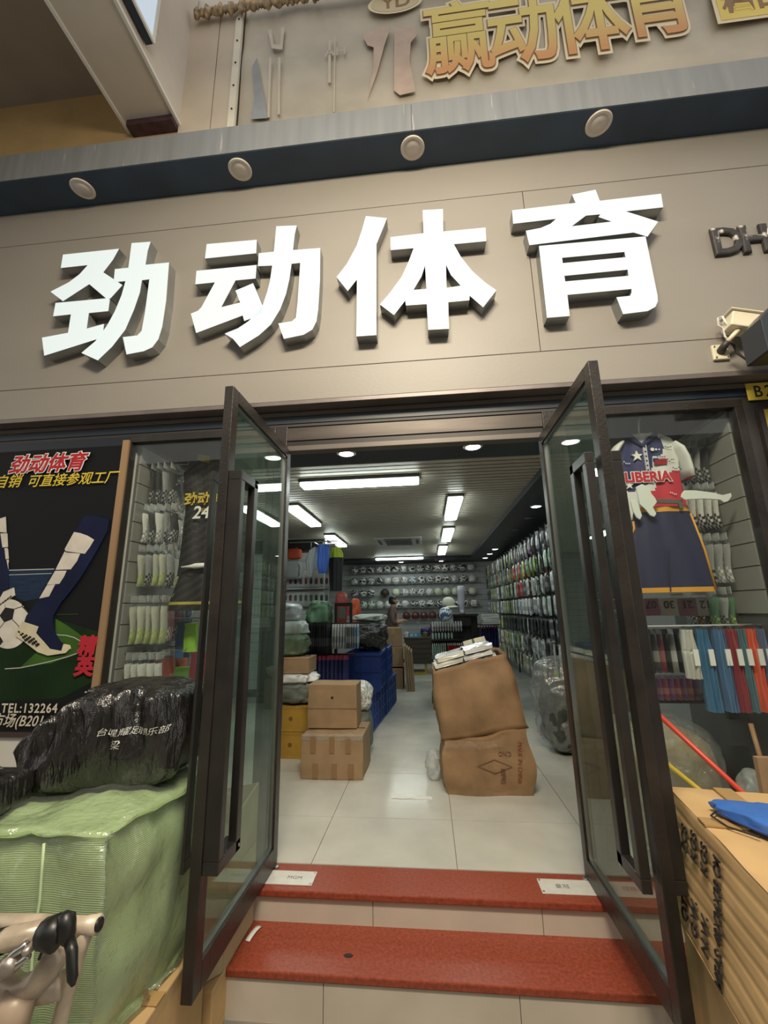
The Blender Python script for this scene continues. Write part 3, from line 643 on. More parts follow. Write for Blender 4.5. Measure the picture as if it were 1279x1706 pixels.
# black refuse sack of goods on the bale
SACK = mat('black_polythene', (.014, .013, .013), .2, spec=.8, bump=.9, bs=16, bdist=.05, stretch=(1, 1, .22))
def sack(name, label, loc, size, rz, seed, fn=None, amp=.05, wr=.03, wn=13):
    t = thing(name, label, 'sack', loc, rz)
    return t, obj('bag', blob(size, (.45, .5), amp, 4, 150, 70, seed, wr, wn, True, fn, .05, 3.2), SACK, t, True)
def sf(p):
    # slack left end drawn out low, tight folds near the tied top
    k = max(0, -p.x-.05); p.z *= 1-.85*min(1, k/.5); p.x -= .10*k*(1-min(1, p.z/.35)) - .05*p.z
    tz = max(0, p.z-.12); p.y += .030*math.sin(p.x*70+5*nz((p.x*4, p.z*3, 0), 1))*tz*6*(1 if p.y < 0 else .3)
    return p
tb, bagm = sack('black_sack', 'large shiny black plastic sack with white handwriting lying on the green bale', (-1.345, -.775, gz1+.015), (.66, .42, .40), .04, 2, sf, .035, .012, 17)
HW = mat('white_marker', (.75, .75, .72), .6)
WRAPS = WRAPS if 'WRAPS' in globals() else []
o = text('台山星耀足球俱乐部', 'handwriting', .029, HW, tb, (.06, -.30, .232), ext=.0, off=-.0002, shear=.25, sx=.95); WRAPS.append((o.name, bagm))
o = text('梁', 'handwriting', .036, HW, tb, (.115, -.30, .185), ext=.0, off=-.0004, shear=.2); WRAPS.append((o.name, bagm))
t2, bag2 = sack('black_sack', 'smaller knotted black plastic sack beside the large one on the green bale', (-1.60, -1.088, gz1+.012), (.20, .20, .13), 0, 5, None, .06, .02, 11)
obj('knotted_ears', G().tube([(0, -.02, .10), (.01, -.03, .15), (-.02, -.04, .18), (-.035, -.03, .19)], [.04, .02, .022, .005], 8).tube([(0, -.02, .11), (.03, -.02, .15), (.07, -.03, .155)], [.03, .018, .004], 8), SACK, t2, True)
o = text('白岳', 'handwriting', .045, HW, t2, (-.02, -.18, .04), ext=0, off=.0004, shear=.2); WRAPS.append((o.name, bag2))
# cartons below
def carton(name, label, loc, size, rz=0, mt=CARD, tape=True, seed=1, amp=.004, bulge=.004, group=None, flaps=True, cat='carton'):
    t = thing(name, label, cat, loc, rz, group); sx, sy, sz = size
    weld(obj('body', rbox(sx, sy, sz, 8, amp, 5, seed, bulge), mt, t, True, bevel=.006)).data.polygons.foreach_set('use_smooth', [False]*(6*64))
    if flaps: obj('flap_gap', G().box(-sx/2+.01, sx/2-.01, -.002, .002, sz-.002, sz+.0025+bulge*.6), INK, t)
    if tape:
        obj('tape', G().box(-sx/2-.002-bulge, sx/2+.002+bulge, -.028, .028, sz+.001+amp*.5, sz+.003+bulge*.7), TAPE, t)
        obj('tape', G().box(-.028, .028, -sy/2-.003-bulge, -sy/2+.001, sz-.10, sz+.002), TAPE, t)
    return t
carton('carton', 'long flat brown carton lying under the green bale', (-1.46, -.945, GZ), (.98, .64, .398), 0, CARD, True, 4)
carton('carton', 'low tan carton wedged beside the steps under the open door', (-1.22, -.40, GZ), (.57, .425, .185), 0, CARD, False, 5)
# open carton standing behind the glass of the door
t = thing('open_carton', 'tall open-topped carton with a torn rim behind the door glass', 'carton', (-1.13, -.39, GZ+.19))
g = G(); ring = [(-.19, -.19), (.13, -.20), (.19, -.13), (.20, .17), (-.19, .19)]
for z0, z1, off in ((0, .60, 0),):
    for i in range(5):
        a, b = ring[i], ring[(i+1) % 5]; za = z1+(.02 if i % 2 else -.05); zb = z1+(.02 if (i+1) % 2 else -.05)
        g.add([(*a, 0), (*b, 0), (*b, zb), (*a, za)], [(0, 1, 2, 3)])
obj('walls', g, mat('pale_carton', (.46, .37, .22), .75, var=.12, vs=6), t, solid=.008)
obj('base', G().box(-.18, .12, -.18, .17, 0, .01), MATS['pale_carton'], t)
# ------------------------------------------------------------------ old bicycle at the left edge
YB = -1.36
B = lambda px, py, y=YB: at(px, py, y=y)
IV = mat('old_ivory_paint', (.52, .43, .33), .35, .2, var=.3, vs=14, spots=((.22, .12, .07), 16, .68)); RUB = mat('black_rubber', (.010, .010, .010), .38)
base = B(100, 1600); t = thing('bicycle', 'old ivory bicycle with a black brake lever in front of the green bale', 'bicycle', (base.x, YB, GZ))
def TB(nm, pts, r, mt=IV, n=14): return obj(nm, G().tube([Vector(p)-Vector((base.x, YB, GZ)) for p in pts], r, n), mt, t, True)
TB('handlebar', [B(-60, 1536), B(60, 1538), B(140, 1542), B(164, 1540)], [.020, .020, .021, .023])
TB('handlebar_bore', [B(162, 1540.3), B(166.5, 1540)], .016, RUB)
TB('stem_tube', [B(-40, 1578, YB-.05), B(20, 1563, YB-.06), B(65, 1553, YB-.05), B(85, 1548, YB-.02)], [.024, .027, .026, .02])
TB('grip_end', [B(-40, 1580, YB-.052), B(8, 1567, YB-.06)], .0285, RUB)
TB('brake_hood', [B(64, 1556, YB-.07), B(78, 1555, YB-.085), B(96, 1553, YB-.09), B(108, 1552, YB-.08)], [.006, .034, .040, .022], RUB)
TB('brake_hood', [B(113, 1517, YB-.08), B(111, 1524, YB-.085), B(110, 1540, YB-.09), B(110, 1560, YB-.09), B(114, 1572, YB-.09)], [.006, .020, .022, .022, .010], RUB)
TB('brake_lever', [B(116, 1566, YB-.09), B(120, 1585, YB-.10), B(120, 1610, YB-.105), B(121, 1630, YB-.11), B(122, 1642, YB-.11)], [.013, .013, .0125, .012, .005], RUB)
TB('lever_spring', [B(75, 1578, YB-.08), B(69, 1588, YB-.08), B(65, 1598, YB-.08)], .004, RUB, 6)
TB('fork_tube', [B(146, 1548), B(133, 1580), B(120, 1625), B(105, 1680), B(90, 1740), (B(90, 1740).x-.02, YB, GZ+.12)], .019)
TB('frame_tube', [B(-40, 1668, YB-.03), B(15, 1644, YB-.03), B(30, 1652, YB-.03), B(60, 1640, YB-.03), B(84, 1608, YB-.03), B(98, 1582, YB-.03)], [.03, .036, .034, .030, .032, .03])
TB('cross_tube', [B(42, 1660, YB-.01), B(75, 1650, YB-.01), B(105, 1640, YB-.01)], [.02, .028, .030])
TB('down_tube', [B(35, 1655, YB-.05), B(18, 1700, YB-.05), B(-10, 1790, YB-.05)], [.040, .045, .045], mat('frame_brown', (.36, .27, .2), .4, var=.2))
TB('clamp', [B(-5, 1612, YB-.09), B(45, 1572, YB-.09)], .008, STEEL); TB('clamp', [B(-5, 1635, YB-.09), B(48, 1592, YB-.09)], .008, STEEL)
for (a, b, r) in ((22, 1603, .022), (5, 1613, .02), (57, 1574, .010)):
    q = B(a, b, YB-.08)-Vector((base.x, YB, GZ)); obj('pivot_bolt', G().lathe([(r*.5, .02), (r, .015), (r, -.02), (r*.6, -.03), (.002, -.03)], 16, q, 0, 'y'), mat('worn_steel', (.45, .40, .36), .4, .8, var=.3, vs=20), t, True)
q = B(90, 1740); wx = q.x-.02-base.x
obj('wheel', G().lathe([(.11, -.012), (.118, -.018), (.124, -.008), (.124, .008), (.118, .018), (.11, .012)], 32, (wx, 0, .124), 0, 'y'), RUB, t, True)
obj('wheel_disc', G().lathe([(.11, -.006), (.02, -.012), (.02, .012), (.11, .006)], 32, (wx, 0, .124), 0, 'y'), STEEL, t, True)
TB('rear_leg', [B(-10, 1790, YB-.05), (B(-10, 1790).x-.05, YB-.05, GZ+.012)], .02)

# ================================================================== goods outside, right
A = Vector((.925, -.66)); Bq = Vector((.81, -1.36)); d = (Bq-A); ln_ = d.length; ang = math.atan2(d.x, -d.y)
cw, ch, cz = .37, .39, .265
ctr = A + d/2 + Vector((math.cos(ang), math.sin(ang)))*cw/2
t = thing('shipping_carton', 'tan shipping carton with black measurements printed on its ridged side', 'carton', (ctr.x, ctr.y, cz), ang)
def ridge(p):
    k = p.z/ch
    if abs(abs(p.x)-cw/2) < .03: p.x += math.copysign(.0055*(abs((k*8) % 1-.5)*2-.5), p.x)
    return p
g = G(); a, b = cw/2, ln_/2; nzv = 48; SK = .06; TT = math.atan(SK/ch)
def side(s_):
    def f(u, v):
        z = v*ch; y = -b+u*2*b; fr = abs((v*8) % 1-.5)*2
        return Vector((s_*(a+.0035*(1-fr**10)-.0035+.006*nz((y*4, z*9, s_), 1)) - (SK*(1-v) if s_ < 0 else 0), y+.004*nz((z*30, y, 0), 1), z))
    return f
g.grid(14, nzv, side(-1)); g.grid(14, nzv, side(1))
for s_ in (-1, 1): g.grid(8, 8, lambda u, v, s_=s_: Vector((-a-SK*(1-v)*(1-u)+u*2*a, s_*(b+.004*nz((u*4, v*5, s_), 1)), v*ch)))
g.grid(10, 14, lambda u, v: Vector((-a+u*2*a, -b+v*2*b, ch+.006*nz((u*3, v*4, 0), 1)))); g.grid(1, 1, lambda u, v: Vector((-a-SK+u*(2*a+SK), -b+v*2*b, 0)))
obj('body', g, CARD, t, True)
obj('tape', G().box(-a-.004, -a+.12, .02, .075, ch+.002, ch+.008), TAPE, t)
obj('tape', G().box(-.03, .03, -b, b, ch+.002, ch+.009), TAPE, t)
for s_, y, z, sz in (('PCS', .15, .25, .062), ('KGS', .072, .255, .062), ('KGS', -.005, .255, .062), ('QTY:', .15, .04, .062), ('G.W.', .072, .04, .062), ('N.W.', -.005, .04, .062), ('MEAS: 48X36X38 CM', -.09, .015, .06)):
    text(s_, 'lettering', sz, INK, t, (-a-.010-SK*(1-z/ch), y, z), (0, -PI/2+TT, 0), ext=.002, off=.0006, sx=.62 if len(s_) > 5 else .8)
carton('shipping_carton', 'dented tan carton with a curved tape mark under the printed carton', (ctr.x-.025, ctr.y-.03, GZ), (.40, .68, cz-GZ), ang, CARD, False, 9, .012, .012, None, False)
tp = bpy.data.objects['shipping_carton.001']
obj('tape', G().grid(10, 1, lambda u, v: Vector((-.20-.0155-.004*math.sin(u*PI), -.12+.07*v-.10*math.sin(u*1.6), .02+u*.55))), TAPE, tp, True, solid=.002)
# blue pouch on the carton
q = at(1172, 1346, z=cz+ch+.02); 
t = thing('blue_pouch', 'shiny blue padded fabric pouch lying on the printed carton', 'pouch', (q.x+.20, q.y-.15, cz+ch+.006), -.75)
BLUE = mat('blue_nylon', (.05, .16, .52), .32, var=.12, vs=8, bump=.4, bs=16, bdist=.012)
def pf(p):
    p.z *= .6+.4*math.cos(min(1.5, abs(p.x)*5)); p.y *= 1-.55*max(0, -p.x/.22) ; return p
obj('body', blob((.46, .25, .05), (.5, .8), .04, 9, 90, 30, 3, 0, 0, True, pf, .10, 9), BLUE, t, True)
obj('piping', G().tube([(-.225+.45*i/24, -.125*(1-.55*max(0, -(-.225+.45*i/24)/.22))*(1-abs(i/12-1)**6)-.0, .016) for i in range(25)], .005, 6), mat('navy_piping', (.03, .08, .3), .4), t, True)
obj('strap', G().tube([(-.215, -.01, .012), (-.22, -.07, .012), (-.17, -.10, .004), (-.09, -.115, .006)], .003, 5), INK, t, True)
# floor spring covers with stamped lettering, litter on the steps
for px, py, lab, s_ in ((488, 1462, 'white floor spring cover plate at the foot of the door by the green bale', 'MGM'), (938, 1477, 'white floor spring cover plate at the foot of the door by the shipping carton', '皇冠')):
    p = at(px, py, z=.004)
    t = thing('floor_plate', lab, 'floor plate', (p.x + (-.06 if px < 600 else .06), p.y, .0))
    obj('plate', G().box(-.175, .175, -.058, .058, 0, .005), mat('plate_white', (.70, .68, .63), .3, .2, var=.06, vs=20), t, bevel=.002)
    for a in (-.165, .165): obj('screw', G().lathe([(.006, .004), (.005, .0065), (.001, .0065)], 10, (a, .045, 0)), STEEL, t); obj('screw', G().lathe([(.006, .004), (.005, .0065), (.001, .0065)], 10, (a, -.045, 0)), STEEL, t)
    text(s_, 'stamp', .035, mat('stamp_grey', (.14, .13, .12), .6), t, (.03 if px < 600 else -.10, -.012, .0052), (0, 0, 0), ext=.0003)
p = at(422, 1556, z=-.143); tag(obj('cigarette_packet_scrap', G().grid(6, 2, lambda u, v: Vector((-.012+.024*v, -.05+.1*u, .003+.006*math.sin(u*3)))), WHITE, None, True, loc=(p.x, p.y, -.144), rot=(0, 0, -.2), solid=.003), 'little white paper scrap on the lower red step', 'litter')
p = at(580, 1592, z=-.143); tag(obj('dead_leaf', G().prism([(-.022, 0), (-.012, .010), (.006, .012), (.022, .003), (.014, -.010), (-.008, -.011)], 0, .002, 0, lambda x, y, z: (x, z, y)), INK, None, loc=(p.x, p.y, -.144)), 'crumpled dark leaf on the lower red step', 'leaf')
# ================================================================== shop interior : lights
def tubelight(x, y, along, ln=1.22, z=2.665, label='', drop=.035):
    t = thing('ceiling_light', label, 'light', (x, y, z), 0 if along == 'x' else PI/2, 'linear ceiling lights')
    h = ln/2
    obj('housing', G().box(-h, h, -.095, .095, -drop, 0), mat('light_housing', (.10, .10, .10), .4, .3), t, bevel=.004)
    obj('diffuser', G().box(-h+.012, h-.012, -.083, .083, -drop-.035, -drop+.001), LED, t, bevel=.012)
    return t
tubelight(-.635, 1.42, 'x', label='long lit ceiling light hung crosswise just inside the entrance')
tubelight(-1.62, 2.86, 'y', label='lit ceiling light over the black sock rack, first of its row')
tubelight(-1.63, 5.0, 'y', label='lit ceiling light beside the hanging blue vest')
tubelight(.38, 2.76, 'y', label='lit ceiling light nearest the entrance in the row over the aisle')
tubelight(.40, 4.75, 'y', label='middle lit ceiling light in the row over the aisle')
tubelight(.38, 6.75, 'y', label='lit ceiling light in the row over the aisle, closest to the ball wall')
tubelight(-.655, 8.0, 'x', label='thin lit ceiling light running crosswise in front of the ball wall')
def spot(x, y, lit, label, z=2.60, grp='soffit downlights'):
    t = thing('downlight', label, 'light', (x, y, z), 0, grp)
    obj('ring', G().lathe([(.055, .0), (.075, -.001), (.078, -.006), (.058, -.012)], 24, cap=False), WHITE if lit else mat('dim_ring', (.10, .10, .11), .4), t, True)
    obj('diffuser', G().lathe([(.001, -.010), (.057, -.010), (.057, .0), (.001, .0)], 24), DLED if lit else mat('dim_lens', (.16, .16, .17), .3), t, True)
spot(-.6, .52, True, 'round lit downlight over the entrance on the side of the poster', grp='entrance downlights')
spot(.405, .52, True, 'round lit downlight over the entrance on the side of the football shirt', grp='entrance downlights')
spot(1.41, 2.68, True, 'lit downlight in the side soffit above the hanging sock packs', grp='side soffit downlights')
for y in (3.4, 4.3, 5.2): spot(1.5, y, False, 'dark unlit downlight in the side soffit above the sock packs', grp='unlit soffit downlights')
for y in (6.6, 7.4, 8.2): spot(1.5, y, True, 'lit downlight in the side soffit above the hanging sock packs', grp='side soffit downlights')
for px in (670, 733): p = at(px, 940, z=2.6); spot(p.x, 8.6, True, 'small lit downlight right above the ball wall', grp='ball wall downlights')
# ceiling air conditioner
t = thing('air_conditioner', 'white four-way ceiling cassette air conditioner with dark grille', 'air conditioner', (-.50, 5.45, 2.665))
ACW = mat('ac_white', (.52, .52, .50), .4)
obj('panel', G().box(-.44, .44, -.44, .44, -.03, 0), ACW, t, bevel=.01)
gr = obj('grille', G().box(-.25, .25, -.25, .25, -.036, -.03), mat('ac_dark', (.05, .05, .05), .5), t)
for i in range(9): obj('louvre', G().box(-.24, .24, -.235+.055*i, -.215+.055*i, -.042, -.036), mat('ac_grey', (.16, .16, .16), .5), gr)
for s in (-1, 1):
    obj('vent_slot', G().box(-.26, .26, s*.36-.03, s*.36+.03, -.034, -.03), MATS['ac_dark'], t); obj('vent_slot', G().box(s*.36-.03, s*.36+.03, -.26, .26, -.034, -.03), MATS['ac_dark'], t)
def R(x0, y0, x1, y1, y):   # pixel rectangle on a plane y -> x0,x1,z0,z1
    a, b = at(x0, y1, y=y), at(x1, y0, y=y); return a.x, b.x, a.z, b.z
# ================================================================== ball wall
PH = (1+5**.5)/2
ICO = [Vector(v).normalized() for v in [(0, s*1, u*PH) for s in (1, -1) for u in (1, -1)] + [(s*1, u*PH, 0) for s in (1, -1) for u in (1, -1)] + [(u*PH, 0, s*1) for s in (1, -1) for u in (1, -1)]]
def ballmesh(cols, kind):
    bm = bmesh.new(); bmesh.ops.create_icosphere(bm, subdivisions=3, radius=.108)
    for f in bm.faces:
        c = f.calc_center_median().normalized(); k = 0
        mx = max(c.dot(v) for v in ICO)
        if kind == 'classic': k = 1 if mx > .945 else 0
        elif kind == 'star': k = 1 if mx > .90 and int(math.degrees(math.atan2(c.x, c.z))/18) % 2 else 0
        elif kind == 'swirl': k = 1 if math.sin(7*c.x+4*math.sin(3*c.y)+5*c.z) > .35 else 0
        elif kind == 'band': k = 1 if abs(math.sin(4*c.x+3*c.z)) < .3 else 0
        elif kind == 'rib': k = 1 if min(abs(c.x), abs(c.z), abs(abs(c.x+c.z)-.75)) < .035 else 0
        f.material_index = k; f.smooth = True
    me = bpy.data.meshes.new('ball'); bm.to_mesh(me); bm.free()
    for c in cols: me.materials.append(c)
    return me
bw_ = lambda c, r=.35: plain(c, r)
WB, KB = (.66, .66, .64), (.02, .02, .022)
BALLS = [('white football with black pentagon patches', ballmesh([bw_(WB), bw_(KB)], 'classic')), ('white football with black swirling bands', ballmesh([bw_(WB), bw_(KB)], 'swirl')),
         ('white football with thin grey bands', ballmesh([bw_(WB), bw_((.3, .31, .32))], 'band')), ('white football with black star blades', ballmesh([bw_(WB), bw_(KB)], 'star')),
         ('grey and white football with broad patches', ballmesh([bw_((.4, .41, .42)), bw_(WB)], 'classic')), ('black football with white swirls', ballmesh([bw_((.04, .045, .05)), bw_(WB)], 'swirl')),
         ('white football with blue swirls', ballmesh([bw_(WB), bw_((.04, .12, .32))], 'swirl')), ('cream plain football', ballmesh([bw_((.62, .64, .50)), bw_((.55, .57, .45))], 'band')),
         ('white football with green patches', ballmesh([bw_(WB), bw_((.06, .25, .09))], 'swirl')), ('white football with red patches', ballmesh([bw_(WB), bw_((.4, .06, .06))], 'classic')),
         ('burgundy ribbed basketball', ballmesh([bw_((.10, .03, .025)), bw_((.015, .012, .012))], 'rib'))]
YW = 8.92
RAIL = mat('ball_rail', (.30, .31, .32), .35, .5)
BIG = at(641, 988, y=YW); BIG = Vector((BIG.x, BIG.z))
rows = [(946, 0), (965.5, 0), (986, 0), (1006, 0), (1025.5, 1)]
for ri, (py, low) in enumerate(rows):
    zc = at(740, py, y=YW).z; x = -1.95
    t = thing('ball_rack', ['topmost wire ball rail on the grey slat wall', 'second wire ball rail from the top of the slat wall', 'third wire ball rail from the top of the slat wall', 'fourth wire ball rail from the top of the slat wall', 'lowest wire ball rail on the slat wall, holding dark basketballs'][ri], 'rack', (0, 9.035, zc-.108))
    obj('rail', G().tube([(-2.05, -.19, .030), (1.45, -.19, .030)], .006, 6), RAIL, t); obj('rail', G().tube([(-2.05, -.055, .018), (1.45, -.055, .018)], .006, 6), RAIL, t)
    for k in range(15): obj('bracket', G().tube([(-2.0+.245*k, .0, .016), (-2.0+.245*k, -.055, .010), (-2.0+.245*k, -.10, -.006), (-2.0+.245*k, -.13, -.006), (-2.0+.245*k, -.19, .022)], .005, 5), RAIL, t)
    i = 0
    while x < 1.42:
        if (low and not (-.62 < x < .42)) or (Vector((x, zc))-BIG).length < .21: x += .232; i += 1; continue
        if not (x < -1.86 and ri == 4):
            if low: k = 10
            elif x < -.9 and ri == 3: k = rnd.choice([8, 9, 8, 2])
            else: k = rnd.choice([0, 1, 2, 3, 1, 3, 0, 4, 5, 2, 1, 6 if ri == 1 or ri == 0 else 3, 7 if ri in (1, 2) else 1])
            nm, me = BALLS[k]
            o = link('basketball' if low else 'football', me, None, (x+rnd.uniform(-.001, .001), YW, zc+.005), (rnd.uniform(0, 6), rnd.uniform(0, 6), rnd.uniform(0, 6)))
            tag(o, nm+' on the ball wall', 'ball', 'balls on the back wall')
        x += rnd.choice([.222, .226, .232]); i += 1
# ================================================================== packed socks
def packmesh(c, hc=(.7, .7, .68), w=.105, h=.25, d=.028, stripe=None):
    g = G()
    def f(s):
        return lambda u, v: Vector((s*(d/2)*(math.sin(PI*min(1, max(0, u)))**.5*math.sin(PI*v)**.4)*(1+.4*nz((u*6, v*6, s), 1)), -w/2+u*w, v*h))
    for s in (-1, 1): g.grid(6, 8, f(s))
    me_m = [plain(c, .32, coat=.6), plain(hc, .4, coat=.4), plain(stripe or c, .35, coat=.5)]
    g.m = []
    for s in (0, 1):
        for i in range(6):
            for j in range(8): g.m.append(1 if j >= 7 else (2 if j in (2, 3) else 0))
    return mesh(g, me_m, True, 'pack')
PAL = {'black': packmesh((.015, .015, .017), (.03, .03, .03), stripe=(.05, .05, .055)), 'white': packmesh((.60, .61, .60), stripe=(.35, .36, .36)), 'grey': packmesh((.27, .28, .28), stripe=(.5, .5, .5)),
       'lime': packmesh((.40, .52, .06), (.5, .52, .45), stripe=(.55, .62, .3)), 'green': packmesh((.10, .26, .13), (.4, .45, .4), stripe=(.36, .45, .36)), 'mint': packmesh((.36, .50, .42), stripe=(.52, .58, .52)),
       'purple': packmesh((.12, .05, .16), (.3, .25, .3), stripe=(.2, .1, .12)), 'maroon': packmesh((.20, .05, .07), (.3, .28, .28), stripe=(.3, .12, .13)), 'orange': packmesh((.62, .13, .05), stripe=(.66, .30, .2)),
       'blue': packmesh((.24, .36, .52), stripe=(.45, .52, .6)), 'navy': packmesh((.02, .025, .09), (.3, .04, .08), stripe=(.03, .03, .12)), 'red': packmesh((.42, .035, .035), stripe=(.5, .2, .18)), 'charcoal': packmesh((.07, .07, .075), (.3, .3, .3), stripe=(.25, .25, .25)),
       'olive': packmesh((.27, .30, .14), (.4, .4, .36), stripe=(.4, .42, .28))}
ROWC = [('black purple charcoal purple black grey maroon', 'dark'), ('grey mint green charcoal maroon grey lime', 'grey and green'), ('white mint white charcoal grey white', 'white and mint'), ('white blue grey blue white mint', 'pale blue and white'),
        ('black charcoal black black white black', 'black'), ('charcoal white orange grey white lime black orange', 'white and orange'), ('olive green charcoal lime grey maroon', 'olive and green')]
RN = ['top', 'second', 'third', 'fourth', 'fifth', 'sixth', 'lowest']
HOOK = mat('hook_chrome', (.5, .5, .5), .3, .9)
rk = thing('sock_rack', 'black slatted sock rack standing along the side wall of the shop', 'rack', (1.97, 5.5, 0))
obj('back_panel', G().box(-.03, 0, -3.4, 3.4, .2, 2.5), plain((.03, .03, .032), .6), rk)
for y in (-3.4, -1.7, 0, 1.7, 3.36): obj('upright', G().box(-.06, -.03, y, y+.05, 0, 2.55), BLK, rk)
far = G(); fm = {}; fmats = []
cnt = 0
for r in range(7):
    cs = ROWC[r][0].split(); zt = 2.40-.30*r
    y = 2.35
    while y < 8.75:
        obj('hook', G().tube([(-.03, y-5.5, zt), (-.42, y-5.5, zt-.012), (-.43, y-5.5, zt+.012)], .004, 5), HOOK, rk)
        col = rnd.choice(cs) if y < 5.2 else rnd.choice(['white', 'grey', 'lime', 'olive', 'mint', 'black', cs[0], 'white'])
        if 4.6 < y < 5.5 and r in (1, 2): col = 'red'
        for k in range(4):
            c2 = col if rnd.random() < .7 else rnd.choice(cs)
            x = 1.57+.075*k+rnd.uniform(-.008, .008)
            rot = Matrix.Rotation(rnd.uniform(-.2, .2), 4, 'Z') @ Matrix.Rotation(rnd.uniform(-.09, .09), 4, 'X')
            if y < 4.35 and k < 4:
                o = link('sock_pack', PAL[c2], None, (x, y, zt-.25)); o.rotation_euler = rot.to_euler(); cnt += 1; hs = rnd.uniform(.82, 1.12); o.scale = (rnd.uniform(.8, 1.6), rnd.uniform(.85, 1.3), hs); o.location.z = zt-.25*hs
                tag(o, '%s sock pack hanging in the %s row of the side wall rack' % (c2, RN[r]), 'sock pack', 'sock packs in the %s row' % RN[r])
            else:
                me = PAL[c2]; kk = len(far.v)
                for v in me.vertices: far.v.append(tuple(rot @ v.co + Vector((x, y, zt-.25))))
                for p in me.polygons:
                    far.f.append(tuple(i+kk for i in p.vertices)); mt = me.materials[p.material_index]
                    if mt.name not in fm: fm[mt.name] = len(fmats); fmats.append(mt)
                    far.m.append(fm[mt.name])
        y += .262
o = obj('sock_packs', far, fmats, None, True); o['kind'] = 'stuff'; tag(o, 'rows of hanging sock packs towards the back of the side wall rack', 'sock packs')
# ================================================================== racks and goods in the middle
def packrow(kind, label, x0, x1, y, zt, n, group, rz=0, sc=(1, 1, 1), nm='sock_pack', jit=.008):
    sp_ = abs(x1-x0)/n*math.cos(rz); sc = (min(sc[0], sp_/.034), sc[1], sc[2])
    for i in range(n):
        o = link(nm, PAL[kind], None, (x0+(x1-x0)*(i+.5)/n, y+rnd.uniform(-jit, jit), zt-.25*sc[2]), (0, rnd.uniform(-.004, .004), rz+rnd.uniform(-.012, .012))); o.scale = sc
        tag(o, label, 'pack', group)
# left rack
x0, x1, z0, z1 = R(556, 1004, 586, 1100, 2.4)
t = thing('garment_rack', 'black metal rack with open top frame behind the stacked cartons', 'rack', (x0, 2.43, 0))
obj('frame', G().box(0, .03, -.02, .02, 0, z1).box(x1-x0-.03, x1-x0, -.02, .02, 1.0, z1).box(.03, x1-x0-.03, -.02, .02, z1-.04, z1), BLK, t)
obj('sign_card', G().box(.05, .13, -.012, -.006, z1-.18, z1-.06), plain((.10, .12, .11), .4), t); obj('sign_card', G().box(.14, .19, -.012, -.006, z1-.15, z1-.09), plain((.4, .05, .06), .4), t)
obj('arm', G().box(-.37, .42, -.045, .012, 1.205, 1.225).box(-.31, .26, -.045, .012, .86, .88).box(-.31, .26, -.045, .012, .47, .49), BLK, t)
obj('foot', G().box(-.30, .34, -.04, .04, 0, .03), BLK, t)
packrow('black', 'shiny black clothing pack hanging on the black metal rack', -1.46, -1.13, 2.345, 1.235, 13, 'black packs on the rack', -.5, (1.8, 1, 1.42), 'clothing_pack')
packrow('white', 'white clothing pack hanging on the black metal rack', -1.11, -.95, 2.345, 1.212, 5, 'white packs on the rack', -.05, (1.3, 1, 1.1), 'clothing_pack')
packrow('grey', 'grey clothing pack hanging beside the white packs on the rack', -.95, -.85, 2.345, 1.212, 4, 'grey packs on the rack', -.05, (1.3, 1, 1.1), 'clothing_pack')
packrow('navy', 'navy clothing pack hanging low on the black metal rack', -1.39, -.92, 2.345, .865, 10, 'navy packs on the rack', -.5, (1.5, 1, 1.5), 'clothing_pack')
packrow('black', 'black clothing pack hanging in the bottom row of the black metal rack', -1.39, -.90, 2.345, .478, 12, 'bottom packs on the rack', -.5, (1.7, 1, 1.75), 'clothing_pack')
packrow('blue', 'blue clothing pack at the end of the rack arm', -.85, -.79, 2.345, 1.212, 2, 'blue packs on the rack', -.05, (1.2, 1, 1.1), 'clothing_pack')
# black film-wrapped heap over the crates
SH = mat('black_film', (.012, .012, .014), .15, spec=.8, bump=.8, bs=40, bdist=.02, var=.9, vs=30, spots=((.35, .36, .36), 38, .64))
t = tag(obj('black_parcel', blob((.44, .42, .36), (.6, .6), .06, 8, 70, 40, 4, 0, 0, True, None, .14, 7), SH, None, True, loc=(-.74, 2.86, .865)), 'crumpled parcel in shiny black film on the blue crates', 'parcel')
t = tag(obj('white_sheet', blob((.42, .30, .10), (.7, .8), .05, 6, 56, 20, 8, 0, 0, True, None, .2, 11), plain((.45, .50, .46), .5), None, True, loc=(-.74, 2.93, 1.215)), 'pale folded sheet on top of the black film parcel', 'cloth')
# blue crates
CR = mat('blue_crate', (.016, .05, .24), .42, var=.12, vs=6)
def crate(label, loc, sx, sy, sz, rz=0):
    t = thing('plastic_crate', label, 'crate', loc, rz); a, b = sx/2, sy/2
    obj('base', G().box(-a, a, -b, b, 0, .012), CR, t)
    for nm, g in (('side', G().box(a-.012, a, -b, b, .012, sz)), ('side', G().box(-a, -a+.012, -b, b, .012, sz)), ('end', G().box(-a+.012, a-.012, -b, -b+.012, .012, sz)), ('end', G().box(-a+.012, a-.012, b-.012, b, .012, sz))): obj(nm, g, CR, t)
    g = G().box(-a-.014, a+.014, -b-.014, -b, sz-.03, sz).box(-a-.014, a+.014, b, b+.014, sz-.03, sz).box(a, a+.014, -b, b, sz-.03, sz).box(-a-.014, -a, -b, b, sz-.03, sz)
    obj('rim', g, CR, t)
    n = int(sy/.14); g = G()
    for i in range(n+1):
        y = -b+.01+(2*b-.03)*i/n; g.box(a, a+.012, y, y+.014, .012, sz-.03)
    for z in (.02, sz*.35, sz*.66): g.box(a, a+.010, -b, b, z, z+.014)
    for i in range(5): x = -a+.01+(2*a-.03)*i/4; g.box(x, x+.014, -b-.012, -b, .012, sz-.03)
    g.box(-a, a, -b-.010, -b, sz*.5, sz*.5+.014)
    obj('ribs', g, CR, t); return t
